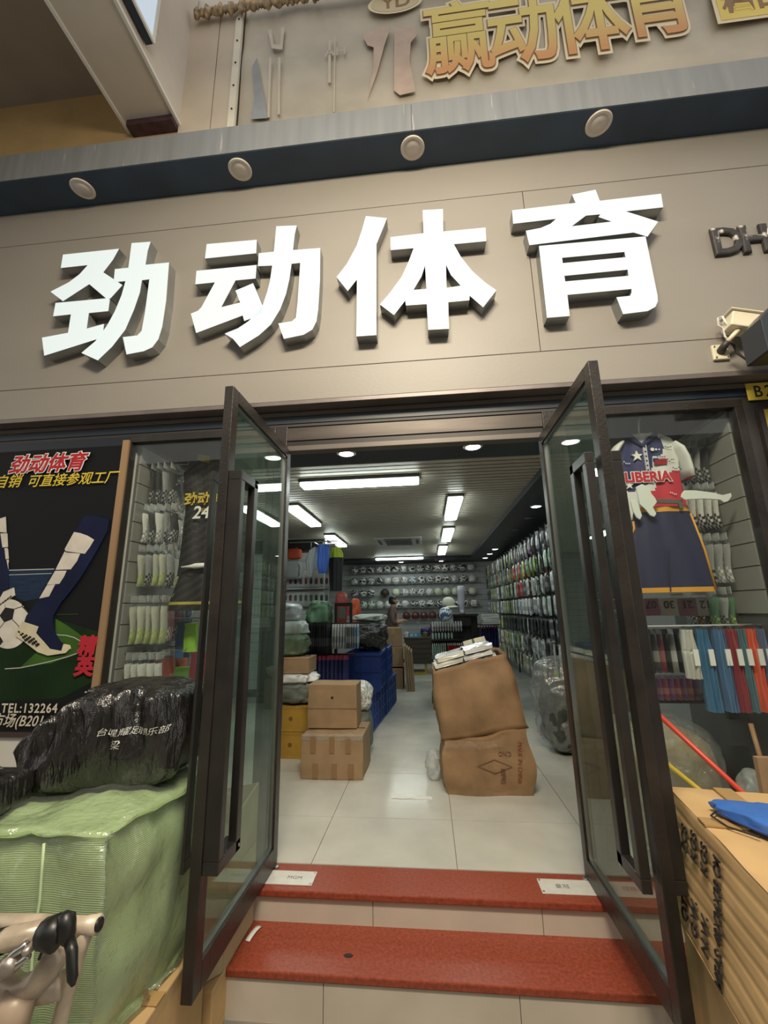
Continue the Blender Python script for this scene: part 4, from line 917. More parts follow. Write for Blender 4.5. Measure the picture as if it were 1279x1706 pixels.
crate('blue plastic crate on the floor next to the grey sack', (-.845, 2.92, 0), .40, .84, .425, -.085)
crate('blue plastic crate on the floor by the cardboard bundle', (-.765, 3.80, 0), .40, .84, .425, -.085)
crate('blue plastic crate stacked under the black film parcel', (-.80, 2.92, .428), .42, .60, .435)
crate('blue plastic crate stacked on the second row, behind the black film parcel', (-.77, 3.62, .428), .42, .66, .435)
# grey sack with crumpled white packs spilling between cartons and crates
GS = mat('grey_sack', (.13, .145, .125), .6, var=.1, vs=6, bump=.3, bs=12)
t = tag(obj('grey_sack', blob((.30, .42, .42), (.7, .8), .04, 5, 56, 30, 2, 0, 0, True, None, .13, 9), GS, None, True, loc=(-.74, 1.88, 0)), 'squat grey-green sack beside the stacked cartons', 'sack')
WP = mat('white_packets', (.62, .64, .62), .3, var=.5, vs=45, spots=((.08, .08, .09), 32, .60), bump=.9, bs=40, bdist=.03)
t = tag(obj('packet_heap', blob((.22, .38, .28), (.8, .9), .10, 10, 44, 24, 6), WP, None, True, loc=(-.70, 1.87, .385)), 'crumpled heap of white packets on the grey-green sack', 'packets')
# front stacked cartons
carton('carton', 'brown carton with torn tape on the shop floor, bottom of its pair', (-.845, 1.42, 0), (.52, .46, .335), 0, CARD2, False, 12, .006, .006)
c_ = bpy.data.objects[[o.name for o in bpy.data.objects if o.name.startswith('carton')][-1]] if False else None
t = thing('carton_top', 'brown carton with a dark round stamp, top of its pair', 'carton', (-.885, 1.50, .345), 0)
weld(obj('body', rbox(.44, .26, .365, 8, .004, 5, 3, .004), CARD2, t, bevel=.005)); obj('crease', G().box(-.222, .222, -.136, -.130, .16, .168), plain((.2, .12, .06), .8), t)
obj('stamp', G().lathe([(.012, 0), (.012, -.003), (.001, -.003)], 12, (0, -.133, .255), 0, 'y'), INK, t)
t.name = 'carton'
TD = mat('dark_tape', (.24, .14, .065), .35)
t = [o for o in bpy.data.objects if o.get('label', '').startswith('brown carton with torn')][0]
for x in (-.16, .0, .14):
    obj('tape_mark', G().box(x-.022, x+.022, -.240, -.228, .20, .33), TD, t); obj('tape_mark', G().box(x+.0, x+.044, -.240, -.228, .01, .12), TD, t)
obj('film_scrap', G().grid(20, 4, lambda u, v: Vector((-.26+u*.52, -.235-.01*nz((u*20, v*3, 0), 1)-.004, .30+.05*v+.012*nz((u*18, 3, v), 1)))), WRAP, t, True)
# stack at the left edge of the entrance
YW2 = mat('yellow_box', (.40, .23, .03), .6, var=.18, vs=6)
for z, lab in ((0, 'yellow-brown wooden box on the floor, bottom of its stack'), (.232, 'yellow-brown wooden box stacked second from the floor')):
    t = thing('wooden_box', lab, 'box', (-1.38, 1.86, z)); weld(obj('body', rbox(.40, .36, .226, 8, .004, 5, int(z*10), .004), YW2, t, bevel=.005)); obj('knot', G().lathe([(.02, 0), (.018, -.004), (.001, -.004)], 10, (.02, -.184, .12), 0, 'y'), plain((.2, .08, .01), .6), t)
    obj('lid', G().box(-.205, .205, -.185, .185, .215, .23), YW2, t)
tag(obj('grey_sack', blob((.46, .40, .21), (.6, .7), .04, 6, 56, 30, 11, 0, 0, True, None, .13, 9), GS, None, True, loc=(-1.38, 1.86, .466)), 'folded grey canvas sack on the yellow wooden boxes', 'sack')
tag(obj('white_bag', blob((.46, .36, .10), (.6, .7), .05, 8, 56, 20, 5, 0, 0, True, None, .2, 11), plain((.62, .63, .63), .35), None, True, loc=(-1.38, 1.86, .655)), 'flattened white bag on the folded canvas sack', 'bag')
carton('carton', 'small open carton resting on the flattened white bag', (-1.40, 1.88, .755), (.38, .32, .15), 0, CARD2, False, 14)
tag(obj('green_sack', blob((.46, .36, .22), (.4, .45), .06, 7, 56, 30, 13, 0, 0, True, None, .13, 9), mat('olive_cloth', (.10, .15, .09), .6, var=.2, vs=9, bump=.3, bs=14), None, True, loc=(-1.52, 1.95, .91)), 'olive green cloth bundle on the small open carton', 'bundle')
tag(obj('white_sack', blob((.44, .34, .15), (.35, .5), .07, 7, 56, 30, 15, 0, 0, True, None, .13, 9), plain((.46, .52, .50), .4), None, True, loc=(-1.53, 1.97, 1.115)), 'pale white sack on the olive cloth bundle', 'sack')
tag(obj('white_sack', blob((.36, .30, .20), (.55, .6), .09, 7, 56, 30, 17, 0, 0, True, None, .13, 9), plain((.38, .42, .44), .35), None, True, loc=(-1.56, 1.98, 1.255)), 'rounded grey-white sack on top of the pile', 'sack')
# ---------------------------------------------------------------- crumpled cartons in the aisle
t = thing('crumpled_carton', 'sagging brown carton with a printed diamond, lower of the two in the aisle', 'carton', (.40, 1.22, 0), .02)
def cf(p):
    k = p.z/.41; p.x += .02*math.sin(p.z*9)*(1 if p.x > 0 else -1); p.z += .045*k*(p.x/.31)*(1 if k > .9 else .8); p.y -= .02*math.sin(k*PI); return p
weld(obj('body', rbox(.62, .52, .40, 20, .026, 6, 21, .012, cf), CARD3, t, True, bevel=.01))
FM = Vector((0, -.31, 0))
DK = mat('carton_print', (.13, .05, .03), .7)
cb_ = t.children[0]
dm = [(-.08, .2), (.05, .25), (.18, .2), (.05, .15)]
dmo = polytext([dm, [(.05+(x-.05)*.93, .2+(z-.2)*.88) for x, z in dm]], 'diamond_print', DK, t, -.36, .0); WRAPS.append((dmo.name, cb_))
for s_, sz, mt_, x, z, ro in (('C.NO', .045, DK, .18, .30, PI), ('80PRS', .05, DK, .09, .19, PI/2), ('MADE IN CHINA', .045, mat('carton_print_red', (.25, .05, .02), .7), .235, .37, PI/2*1.06)):
    o = text(s_, 'lettering', sz, mt_, t, (x, -.36, z), (PI/2, ro, 0), ext=0, sx=.85); WRAPS.append((o.name, cb_))
obj('film_scrap', G().grid(30, 6, lambda u, v: Vector((-.31+u*.42, -.31-.012*nz((u*14, v*3, 0), 1), .33+.05*v+.02*nz((u*9, 3, v), 1)))), wrapmat('scrap_film', (.96, .96, .95), .02, .15, 1, 30, .12), t, True)
tag(obj('plastic_scrap', blob((.12, .2, .22), (.8, .9), .12, 12, 50, 30, 9, 0, 0, True, None, .3, 14), wrapmat('loose_film', (.9, .91, .9), .25, .2, 1, 25, .25), None, True, loc=(-.0, 1.26, 0)), 'crumpled clear plastic against the side of the sagging carton', 'plastic')
t = thing('crumpled_carton', 'leaning open carton full of white packets, upper of the two in the aisle', 'carton', (.40, 1.25, .402), 0)
def cu(p):
    k = p.z/.56
    p.x *= 1+.04*math.sin(k*PI)-.14*k; p.x -= .085*k; p.z += .09*(1-k)*(p.x/.3)*.5+.10*k*(p.x+.05)/.3*.75; p.y += .04*k - .035*math.sin(k*PI)*(1 if p.y < 0 else -1); return p
g = rbox(.64, .50, .545, 16, .022, 6, 31, .014, cu)
nf = 16*16; g.f = g.f[:nf*4]+g.f[nf*5:]; g.m = g.m[:len(g.f)]       # open top
weld(obj('body', g, CARD3, t, True, solid=.008))
for i in range(16):     # four layers of packets, lying parallel to the sloping rim of the carton
    l_ = i//4; a = [-.125, .125, -.125, .125][i % 4]+[0, .02, -.015, .01][l_]; b = [-.095, -.095, .095, .095][i % 4]+[0, .01, -.01, .005][l_]
    ez = Vector((-.24, 0, .97)); ctr_ = Vector((.315, 1.262, .855)) + Vector((.97, 0, .24))*a + Vector((0, 1, 0))*b + ez*(.043*l_)
    tag(obj('clothing_packet', rbox(.225, .17, .030, 8, .014, 12, i, .006), plain(rnd.choice([(.66, .67, .68), (.60, .62, .65), (.66, .66, .60), (.5, .56, .64)]), .3, coat=.5), None, True, loc=ctr_, rot=(0, -.243, rnd.uniform(-.05, .05) if l_ < 3 else [.07, -.05, -.08, .06][i % 4])), 'white plastic clothing packet heaped in the leaning open carton', 'packet', 'packets in the leaning carton')
t = tag(obj('carton_flap_packet', rbox(.20, .13, .03, 6, .008, 8, 3), plain((.62, .60, .48), .5), None, loc=(.43, 1.515, 1.02), rot=(1.52, -.25, .0)), 'cream envelope with a dark stripe sticking out of the leaning carton', 'packet')
obj('stripe', G().box(-.02, .0, -.067, .067, .026, .034), plain((.05, .12, .12), .5), t)
# clear bag of dark goods by the side rack
t = thing('clear_sack', 'big clear plastic sack of dark clothing leaning by the sock rack', 'sack', (1.30, 1.98, 0))
obj('dark_clothing', blob((.46, .46, .64), (.7, .8), .05, 5, 56, 30, 8, 0, 0, True, None, .13, 9), mat('dark_goods', (.05, .06, .055), .6, var=.5, vs=8), t, True)
obj('clear_film', blob((.56, .54, .90), (.8, .9), .07, 5, 80, 50, 9, 0, 0, True, None, .13, 9), wrapmat('sack_film', (.9, .92, .92), .12, .15, 1, 10), t, True)
# paper strip on the floor
p = at(686, 1329, z=0); tag(obj('paper_strip', G().grid(10, 2, lambda u, v: Vector((-.15+.3*u+.004*math.sin(9*v), -.025+.05*v+.006*math.sin(u*17), .002+.001*math.sin(u*5)))), WHITE, None, loc=(p.x, p.y, 0), solid=.002), 'strip of white paper lying flat on the shop floor', 'paper')
# ---------------------------------------------------------------- centre gondola
t = thing('display_gondola', 'black display stand with side hooks in the centre aisle', 'display stand', (.735, 4.5, 0))
obj('post', G().box(-.055, .055, -.03, .03, 0, 1.27), BLK, t); obj('back_panel', G().box(-.70, -.055, .0, .02, .10, 1.12), plain((.03, .03, .032), .6), t)
obj('back_panel', G().box(.055, .36, .0, .02, .10, 1.06), plain((.03, .03, .032), .6), t); obj('top_shelf', G().box(-.36, .06, -.16, .16, 1.245, 1.275), BLK, t); obj('top_panel', G().box(-.33, -.055, -.12, .0, 1.09, 1.245), BLK, t)
obj('shelf', G().box(-.70, -.055, -.36, .0, .60, .62).box(-.70, -.055, -.36, .0, .885, .90), BLK, t); obj('shelf', G().box(.055, .36, -.3, 0, 1.10, 1.115), BLK, t)
obj('base', G().box(-.72, .38, -.38, .05, 0, .10), BLK, t)
packrow('white', 'white sock pack hanging on the centre display stand', .05, .53, 4.26, 1.17, 12, 'white packs on the stand', .1, (1.4, 1, .62))
packrow('navy', 'navy and red scarf pack hanging from the centre display stand', .79, 1.08, 4.30, 1.09, 7, 'scarf packs on the stand', .1, (1.3, 1, 1.55), 'scarf_pack')
packrow('red', 'red sock pack standing on the shelf of the centre display stand', .27, .56, 4.02, .862, 10, 'red packs on the stand', .05, (1.1, 1, .95), 'sock_pack', .006)
packrow('mint', 'green-striped sock pack standing on the shelf of the centre display stand', .04, .26, 4.04, .86, 7, 'green packs on the stand', .05, (1.1, 1, .9), 'sock_pack', .006)
packrow('mint', 'pale green pack lying high on the centre display stand', .04, .38, 4.2, 1.0, 7, 'pale packs on the stand', .1, (1.2, 1, .40))
for i in range(5):
    o = tag(obj('shirt_pack', rbox(.26, .22, .026, 6, .006, 9, i, .006), plain(rnd.choice([(.6, .6, .6), (.4, .41, .42), (.66, .66, .66)]), .3, coat=.6), None, True, loc=(.965+.008*(i % 2), 4.36, 1.118+.031*i), rot=(0, 0, rnd.uniform(-.15, .15))), 'flat white shirt pack stacked on the shelf of the display stand', 'shirt pack', 'stacked shirt packs')
o = tag(obj('gold_trinkets', blob((.60, .34, .20), (.8, .8), .09, 12, 40, 16, 4), mat('gold_speckle', (.40, .33, .2), .5, var=.9, vs=60, spots=((.62, .30, .26), 50, .55)), None, True, loc=(.31, 3.86, .40)), 'speckled heap of gold and pink trinket bags before the display stand', 'heap')
carton('carton', 'brown carton under the heap of trinket bags', (.31, 3.86, 0), (.56, .34, .40), 0, CARD2, False, 22)
o = link('football', BALLS[6][1], None, at(746, 1013, y=4.32), (1, 2, .4)); o.location.z = 1.172+.112; tag(o, 'blue and white football on the white packs of the display stand', 'ball')
o.location = (.28, 4.20, 1.282)
# white cap and sock form on the stand
t = thing('baseball_cap', 'white baseball cap on a thin stand above the display stand', 'cap', (.35, 4.58, 1.27))
obj('stand', G().tube([(0, 0, 0), (0, 0, .16)], .008, 8).lathe([(.05, 0), (.05, .008), (.008, .012)], 16), STEEL, t)
obj('crown', G().lathe([(.105, .14), (.108, .18), (.10, .225), (.075, .262), (.035, .28), (.001, .284)], 24), mat('cap_white', (.62, .63, .52), .6), t, True)
obj('brim', G().grid(12, 4, lambda u, v: Vector(((.10+.085*v)*math.sin((u-.5)*2.2)*.95, -(.10+.085*v)*math.cos((u-.5)*2.2), .145-.03*v-.02*abs(u-.5)))), MATS['cap_white'], t, True, solid=.006, rot=(0, 0, .7))
t = thing('sock_form', 'lavender white sock on a leg form standing on the display stand', 'sock form', (.56, 4.5, 1.275))
obj('leg', G().tube([(0, .0, 0), (0, .0, .05), (.0, .0, .12), (0, .005, .25), (0, .008, .36), (0, .0, .45)], [.05, .042, .04, .058, .062, .055], 16), plain((.46, .45, .55), .6), t, True)
obj('foot', G().tube([(0, .03, .035), (0, -.05, .03), (0, -.13, .022)], [.034, .036, .02], 12), plain((.46, .45, .55), .6), t, True)
# ---------------------------------------------------------------- counter, cartons and shopkeeper
x0, x1 = -.53, .06
t = thing('counter', 'dark brown slatted counter with yellow feet at the back of the shop', 'counter', ((x0+x1)/2, 7.2, 0))
CB = mat('counter_brown', (.055, .042, .028), .5, var=.2, vs=5, stretch=(1, 1, 6)); w = (x1-x0)/2
obj('body', G().box(-w, w, -.25, .3, .22, .74), CB, t)
for i in range(5): obj('slat', G().box(-w, w, -.265, -.25, .225+.103*i, .32+.103*i), CB, t)
obj('top', G().box(-w-.02, w+.02, -.28, .32, .74, .765), CB, t)
for a, b in ((-w, -w+.05), (w-.17, w-.12)): obj('foot', G().box(a, b, -.22, .28, .045, .22), plain((.42, .30, .05), .5), t)
obj('skid', G().box(-w, w-.1, -.24, .3, 0, .045), plain((.42, .30, .05), .5), t)
for i, (x, c, lab) in enumerate(((-.10, (.10, .28, .44), 'blue and white tissue box on the counter'), (.13, (.10, .12, .06), 'dark green tin on the counter'), (-.28, (.6, .6, .6), 'white cup on the counter'))):
    q = G().box(-.12, .12, -.06, .06, 0, .10) if i == 0 else G().lathe([(.055, 0), (.06, .02), (.06, .09), (.05, .10), (.02, .10), (.015, .13)], 16)
    o = tag(obj('tissue_box' if i == 0 else ('tin' if i == 1 else 'cup'), q, plain(c, .4), None, loc=((x0+x1)/2+x+.03, 7.1, .765)), lab, 'box' if i == 0 else 'container')
    if i == 0: obj('label_panel', G().box(-.10, -.03, -.062, -.06, .02, .08).box(.0, .05, -.062, -.06, .02, .08), plain((.4, .55, .66), .4), o)
o = tag(obj('purple_bag', blob((.26, .2, .2), (.7, .8), .06, 8, 28, 16, 4), plain((.05, .02, .12), .4), None, True, loc=(-.05, 7.35, .765)), 'dark purple bag behind the tissue box on the counter', 'bag')
for i, (z, sy, lab) in enumerate(((0, .5, 'brown carton on the floor beside the counter, bottom of three'), (.36, .44, 'brown carton beside the counter, middle of three'), (.70, .4, 'brown carton beside the counter, top of three with open flaps'))):
    carton('carton', lab, (-.66, 5.55+.03*i, z), (.36-.02*i, sy, .335), .04*i, CARD2, True, 40+i)
for i in range(4):
    t = tag(obj('flat_carton', rbox(.03, .62, .74-.03*i, 5, .004, 4, i), CARD2, None, loc=(-.40+.036*i, 5.35, 0), rot=(0, -.05, .03)), 'flattened carton leaning on the stacked cartons by the counter', 'flat carton', 'flattened cartons')
tag(obj('white_bin', G().lathe([(.10, 0), (.13, .30), (.135, .32), (.12, .32), (.09, .02)], 20), WHITE, None, True, loc=(.20, 6.9, 0)), 'white waste bin on the floor beside the counter', 'bin')
tag(obj('maroon_bag', blob((.2, .2, .36), (.7, .8), .05, 6, 24, 14, 3), plain((.10, .01, .015), .5), None, True, loc=(.40, 6.3, 0)), 'dark red bag on the floor behind the trinket heap', 'bag')
# shopkeeper, standing behind the cartons in profile
SHIRT = mat('brown_shirt', (.13, .085, .075), .8, var=.2, vs=9); SKIN = mat('skin', (.42, .25, .17), .55); HAIR = mat('black_hair', (.012, .010, .010), .5)
pp_ = thing('person', 'person in a brown shirt standing by the counter with forearms raised', 'person', (-.80, 7.15, 0))
V, E, Rr = [], [], []
def jn(p, r, fr=None):
    V.append(p); Rr.append(r)
    if fr is not None: E.append((fr, len(V)-1))
    return len(V)-1
pel = jn((0, 0, .88), .24); sp1 = jn((.0, 0, 1.05), .25, pel); ch_ = jn((.0, 0, 1.22), .25, sp1); nk = jn((.02, 0, 1.40), .08, ch_); hd0 = jn((.035, 0, 1.47), .055, nk)
hd1 = jn((.045, 0, 1.545), .115, hd0); hd2 = jn((.035, 0, 1.60), .095, hd1)
for s in (-1, 1):
    sh = jn((.0, s*.18, 1.32), .085, ch_); el = jn((.04, s*.24, 1.08), .065, sh); wr = jn((.19, s*.16, 1.10), .045, el); ha = jn((.25, s*.12, 1.12), .040, wr)
    for k in range(4): f1 = jn((.30, s*.12+(k-1.5)*.019, 1.125-.004*k), .010, ha); jn((.335+.004*(k % 2), s*.12+(k-1.5)*.017, 1.11), .009, f1)
    jn((.28, s*.07, 1.14), .011, ha)
    hp = jn((.0, s*.09, .80), .095, pel); kn = jn((.02, s*.10, .46), .065, hp); an = jn((-.01, s*.10, .09), .042, kn); jn((.13, s*.11, .035), .035, an)
me = bpy.data.meshes.new('body'); me.from_pydata(V, E, [])
o = link('body', me, pp_); md = o.modifiers.new('skin', 'SKIN'); me.skin_vertices
for i, sv in enumerate(me.skin_vertices[0].data): sv.radius = (Rr[i]*(.85 if i in (pel, sp1, ch_) else 1), Rr[i]); sv.use_root = i == pel
o.modifiers.new('sub', 'SUBSURF').render_levels = 2; o.modifiers['sub'].levels = 2
bpy.context.view_layer.update(); dg = bpy.context.evaluated_depsgraph_get(); me2 = bpy.data.meshes.new_from_object(o.evaluated_get(dg)); o.modifiers.clear(); o.data = me2
me2.materials.clear()
for q in (SKIN, SHIRT, plain((.03, .03, .04), .7), HAIR): me2.materials.append(q)
for p in me2.polygons:
    c = p.center; p.use_smooth = True
    p.material_index = 0 if c.z > 1.42 or c.x > .13 else (1 if c.z > .84 else (2 if c.z > .09 else 3))
obj('hair', G().lathe([(.001, 1.665), (.05, 1.66), (.085, 1.63), (.098, 1.58), (.098, 1.53), (.085, 1.49)], 20, (.022, 0, 0)), HAIR, pp_, True)
obj('ear', G().tube([(.045, -.093, 1.54), (.05, -.10, 1.56), (.04, -.098, 1.585)], .012, 6), SKIN, pp_, True)
obj('nose', G().tube([(.125, 0, 1.57), (.146, 0, 1.535), (.128, 0, 1.525)], [.008, .013, .010], 6), SKIN, pp_, True)
for s in (-1, 1): obj('eye', G().lathe([(.001, -.008), (.008, -.004), (.008, .004), (.001, .008)], 8, (.118, s*.034, 1.57)), INK, pp_, True)
obj('mouth', G().box(.115, .132, -.02, .02, 1.492, 1.498), plain((.3, .1, .09), .5), pp_)
obj('collar', G().lathe([(.07, 1.385), (.075, 1.41), (.066, 1.425), (.06, 1.40)], 16, (.018, 0, 0)), SHIRT, pp_, True)
o = link('dark_ball', BALLS[10][1], None, (-1.03, 7.6, 0)); o.scale = (1.1, 1.1, 1.1)
p = at(641, 988, y=YW); o.location = (p.x, YW-.01, p.z); o.name = 'basketball'; o.data = ballmesh([plain((.035, .028, .018), .5), plain((.02, .016, .01), .5)], 'rib'); tag(o, 'large dark olive ball on the ball wall above the person', 'ball')
# ---------------------------------------------------------------- goods on the left partition
YPt = 4.54
for r, (py, lab) in enumerate(((957, 'upper'), (985, 'lower'))):
    for i in range(9):
        p = at(475+8.6*i, py, y=YPt)
        t = thing('glove_pack', 'white goalkeeper glove pack in the %s row on the partition' % lab, 'glove pack', (p.x, 4.575, p.z-.205), 0, 'glove packs, %s row' % lab)
        obj('card', G().box(-.034, .034, -.012, -.002, 0, .20), plain((.58, .58, .57), .35, coat=.5), t)
        obj('glove', blob((.05, .02, .11), (.8, .8), .08, 30, 12, 8, i+r*9), plain(rnd.choice([(.05, .05, .06), (.12, .12, .13), (.2, .05, .05), (.03, .03, .03)]), .6), t, True, loc=(0, -.018, .04))
    q0, q1 = at(470, py+26, y=YPt), at(548, py+26, y=YPt)
    tag(obj('wire_shelf', G().box(q0.x, q1.x, 4.50, 4.575, q0.z-.012, q0.z), BLK), 'thin black shelf under the %s row of glove packs' % lab, 'shelf')
x0, x1, z0, z1 = R(478, 906, 503, 932, 4.5)
t = thing('orange_bag', 'orange sports bag hanging high on the white partition', 'bag', ((x0+x1)/2, 4.49, z0)); obj('body', blob((x1-x0, .12, (z1-z0)*.7), (.5, .6), .03, 6, 30, 16, 3), plain((.55, .08, .03), .5), t, True)
obj('strap', G().tube([(-.05, 0, .1), (-.05, -.02, .2), (.05, -.02, .2), (.05, 0, .1)], .008, 6), plain((.5, .07, .03), .5), t, True)
x0, x1, z0, z1 = R(474, 934, 503, 966, 4.45)
t = thing('backpack', 'light grey backpack hanging on the partition below the orange bag', 'backpack', ((x0+x1)/2, 4.47, z0)); obj('body', blob((x1-x0, .16, z1-z0), (.4, .5), .02, 5, 56, 30, 5, 0, 0, True, None, .13, 9), plain((.36, .37, .37), .6), t, True)
obj('pocket', blob(((x1-x0)*.7, .06, (z1-z0)*.5), (.4, .5), .02, 5, 24, 12, 5), plain((.32, .33, .33), .6), t, True, loc=(0, -.07, .02)); obj('strap', G().tube([(.08, -.06, .28), (.13, -.09, .2), (.12, -.08, .06)], .012, 6), plain((.2, .2, .21), .6), t, True)
def garment(name, label, pts_l, pts_r, zs, x, y, col, th=.05, parts=(), cat='vest', seed=0, rail=0):
    """hanging garment lofted from left and right edges; zs from hem up"""
    z0 = zs[0]; t = thing(name, label, cat, (x, y, z0))
    def f(u, v):
        k = v*(len(zs)-1); i = min(int(k), len(zs)-2); a = k-i
        xl = pts_l[i]*(1-a)+pts_l[i+1]*a; xr = pts_r[i]*(1-a)+pts_r[i+1]*a; z = zs[i]*(1-a)+zs[i+1]*a
        an = u*2*PI; w = (xr-xl)/2
        return Vector(((xl+xr)/2+w*math.cos(an), math.sin(an)*th*(1+.5*math.sin(10*math.cos(an)+seed)+.4*nz((u*9, v*3, seed), 1)), z-z0))
    o = obj('cloth', G().grid(36, 24, f), col, t, True)
    if rail: obj('hanger_hook', G().tube([(0, 0, zs[-1]-z0-.02), (0, 0, rail-z0+.01)], .005, 6), STEEL, t)
    return t, o
HRZ = at(540, 902, y=4.0).z
x0, x1, z0, z1 = R(526, 907, 550, 955, 4.0); h = z1-z0
garment('blue_vest', 'bright blue training vest on a hanger at the end of the partition', [-.07, -.10, -.10, -.10, -.07], [.06, .09, .11, .11, .08], [z0, z0+h*.3, z0+h*.6, z0+h*.9, z1], (x0+x1)/2, 4.0, mat('vest_blue', (.03, .10, .42), .45, bump=.3, bs=12), .05, rail=HRZ)
x0, x1, z0, z1 = R(507, 912, 528, 962, 4.0); h = z1-z0
garment('grey_vest', 'grey vest on a hanger between the backpack and the blue vest', [-.02, -.07, -.09, -.03, .05], [.03, .06, .08, .10, .10], [z0, z0+h*.3, z0+h*.6, z0+h*.9, z1], (x0+x1)/2, 4.0, plain((.28, .29, .30), .6), .05, seed=2, rail=HRZ)
x0, x1, z0, z1 = R(546, 912, 573, 985, 4.3); h = z1-z0
t, o = garment('lime_vest', 'black and lime vest hanging behind the blue vest', [-.10, -.11, -.12, -.12, -.07], [.10, .11, .12, .12, .07], [z0, z0+h*.3, z0+h*.6, z0+h*.85, z1], (x0+x1)/2, 4.3, plain((.012, .012, .014), .6), .05, seed=4, rail=HRZ)
o.data.materials.append(plain((.48, .62, .03), .5))
for p in o.data.polygons: p.material_index = 1 if p.center.z > h*.78 else 0
tag(obj('hanging_rail', G().tube([(-2.2, 4.0, HRZ), (-1.38, 4.0, HRZ)], .010, 8).tube([(-1.80, 4.0, HRZ), (-1.80, 4.575, HRZ)], .010, 8).tube([(-1.80, 4.3, HRZ), (-1.35, 4.3, HRZ)], .010, 8), STEEL), 'chrome rail carrying the hanging vests', 'rail')
for px, py, w_, h_, d_, col, lab, nm, yy in ((532, 1050, .36, .46, .34, (.10, .20, .11), 'green nylon cloth heaped behind the black rack', 'green_cloth', 4.1), (569, 1030, .17, .26, .17, (.30, .04, .03), 'red and black bundle behind the rack frame', 'red_bundle', 4.1), (592, 1020, .14, .19, .16, (.60, .10, .03), 'bright orange bag behind the rack frame', 'orange_bag', 4.0)):
    p = at(px, py, y=yy)
    tag(obj(nm, blob((w_, d_, h_), (.55, .65), .10, 6, 60, 34, px, 0, 0, True, None, .25, 8), plain(col, .5), None, True, loc=(p.x, yy, p.z)), lab, 'bundle')
# low table carrying those bundles
tz = min(at(532, 1050, y=4.1).z, at(578, 1030, y=4.1).z, at(592, 1020, y=4.0).z)
t = thing('goods_table', 'dark goods table behind the black rack', 'table', (-1.55, 4.1, 0))
obj('tabletop', G().box(-.5, .57, -.3, .3, tz-.03, tz), BLK, t)
for sx in (-.48, .5):
    for sy in (-.28, .22): obj('leg', G().box(sx, sx+.04, sy, sy+.04, 0, tz-.03), BLK, t)
for nm in ('red_bundle',):
    o = bpy.data.objects[nm]; o.location.z = tz
for o in bpy.data.objects:
    if o.get('label', '').startswith('bright orange bag behind'): o.scale.z = (at(592, 998, y=4.0).z-tz)/.19; o.location.z = tz
o = bpy.data.objects['green_cloth']; o.location.z = tz
o = bpy.data.objects['red_bundle']; o.scale.z = (at(578, 985, y=4.1).z-tz)/.26
# ================================================================== display windows
SLW = mat('slat_display', (.23, .23, .21), .5)
def slatwall(name, x, sgn, i0=0):
    w = struct(name, G().box(min(x, x-sgn*.03), max(x, x-sgn*.03), .06, 1.05, .0, 2.58), MATS['dark_slat_gap'])
    for i in range(i0, 16): obj('slat', G().box(min(x, x+sgn*.012), max(x, x+sgn*.012), .06, 1.05, .32+.14*i, .32+.14*i+.133), SLW, w)
slatwall('wall_display_left', -2.03, 1); slatwall('wall_display_right', 1.965, -1, 7)
FILM = wrapmat('pack_film', (.985, .99, .99), .01, .12, .9, 40, .12)
def sockpack(c1, c2, label, loc, rot, h=.24, w=.10, grip=True, group=None):
    t = thing('sock_pack', label, 'sock pack', loc, 0, group); t.rotation_euler = rot
    k = (c1, c2, h, w)
    if k not in SPM:
        g = G()
        def f(s): return lambda u, v: Vector((s*.012*(math.sin(PI*u)**.5)*(math.sin(PI*v)**.35+.1), -w*.42+u*w*.84+(.012*math.sin(v*5)), v*h*.9))
        for s in (-1, 1): g.grid(6, 12, f(s))
        g.m = [1 if (j < 5 and (i+j) % 2 and grip) else 0 for s in (0, 1) for i in range(6) for j in range(12)]
        b = G()
        def f2(s): return lambda u, v: Vector((s*.019*(math.sin(PI*u)**.4)*(math.sin(PI*v)**.3)*(1+.35*nz((u*5, v*7, s), 1)), -w/2+u*w, -.01+v*(h+.03)))
        for s in (-1, 1): b.grid(6, 10, f2(s))
        hk = G().box(-.002, .002, -w*.45, w*.45, h+.0, h+.045)
        SPM[k] = (mesh(g, [plain(c1, .7), plain(c2, .6)], True), mesh(b, FILM, True), mesh(hk, plain((.36, .37, .36), .35)))
    a, b, c = SPM[k]
    link('sock', a, t); link('clear_bag', b, t); link('header_card', c, t); return t
SPM = {}
K_, W_, GY_, LM, RD_, NV, OR, BG, GN = (.02, .02, .022), (.62, .62, .58), (.3, .31, .31), (.42, .52, .08), (.42, .04, .05), (.03, .05, .14), (.60, .14, .05), (.50, .50, .42), (.08, .22, .10)
hooks = thing('display_hooks', 'chrome hooks on the slatted side of the sock display window', 'hooks', (-2.018, .3, .9))
def lrow(ztop, items, h, rowname):
    for hi, (y, cols) in enumerate(items):
        obj('hook', G().tube([(0, y-.3, ztop+.045-.9), (.30, y-.3, ztop+.035-.9), (.305, y-.3, ztop+.055-.9)], .004, 5), HOOK, hooks)
        for i, (c1, c2, lab) in enumerate(cols):
            sockpack(c1, c2, '%s grip sock pack in the %s row of the sock window' % (lab, rowname), (-1.975+.052*i, y, ztop-h), (rnd.uniform(-.05, .05), 0, rnd.uniform(-.12, .12)), h, .105, group='%s row of the sock window' % rowname)
bk, wh, gk, wl, rw, nv_, rd_, or_, pk = (K_, GY_, 'black'), (W_, GY_, 'white'), (GY_, K_, 'grey'), (BG, LM, 'cream and lime'), (W_, RD_, 'white and pink'), (NV, W_, 'navy'), (RD_, W_, 'red'), (OR, W_, 'orange'), ((.34, .10, .13), W_, 'maroon')
lrow(2.40, [(.16, [bk, bk, gk, bk]), (.42, [bk, wh, wh, bk]), (.72, [bk, bk, bk])], .25, 'top')
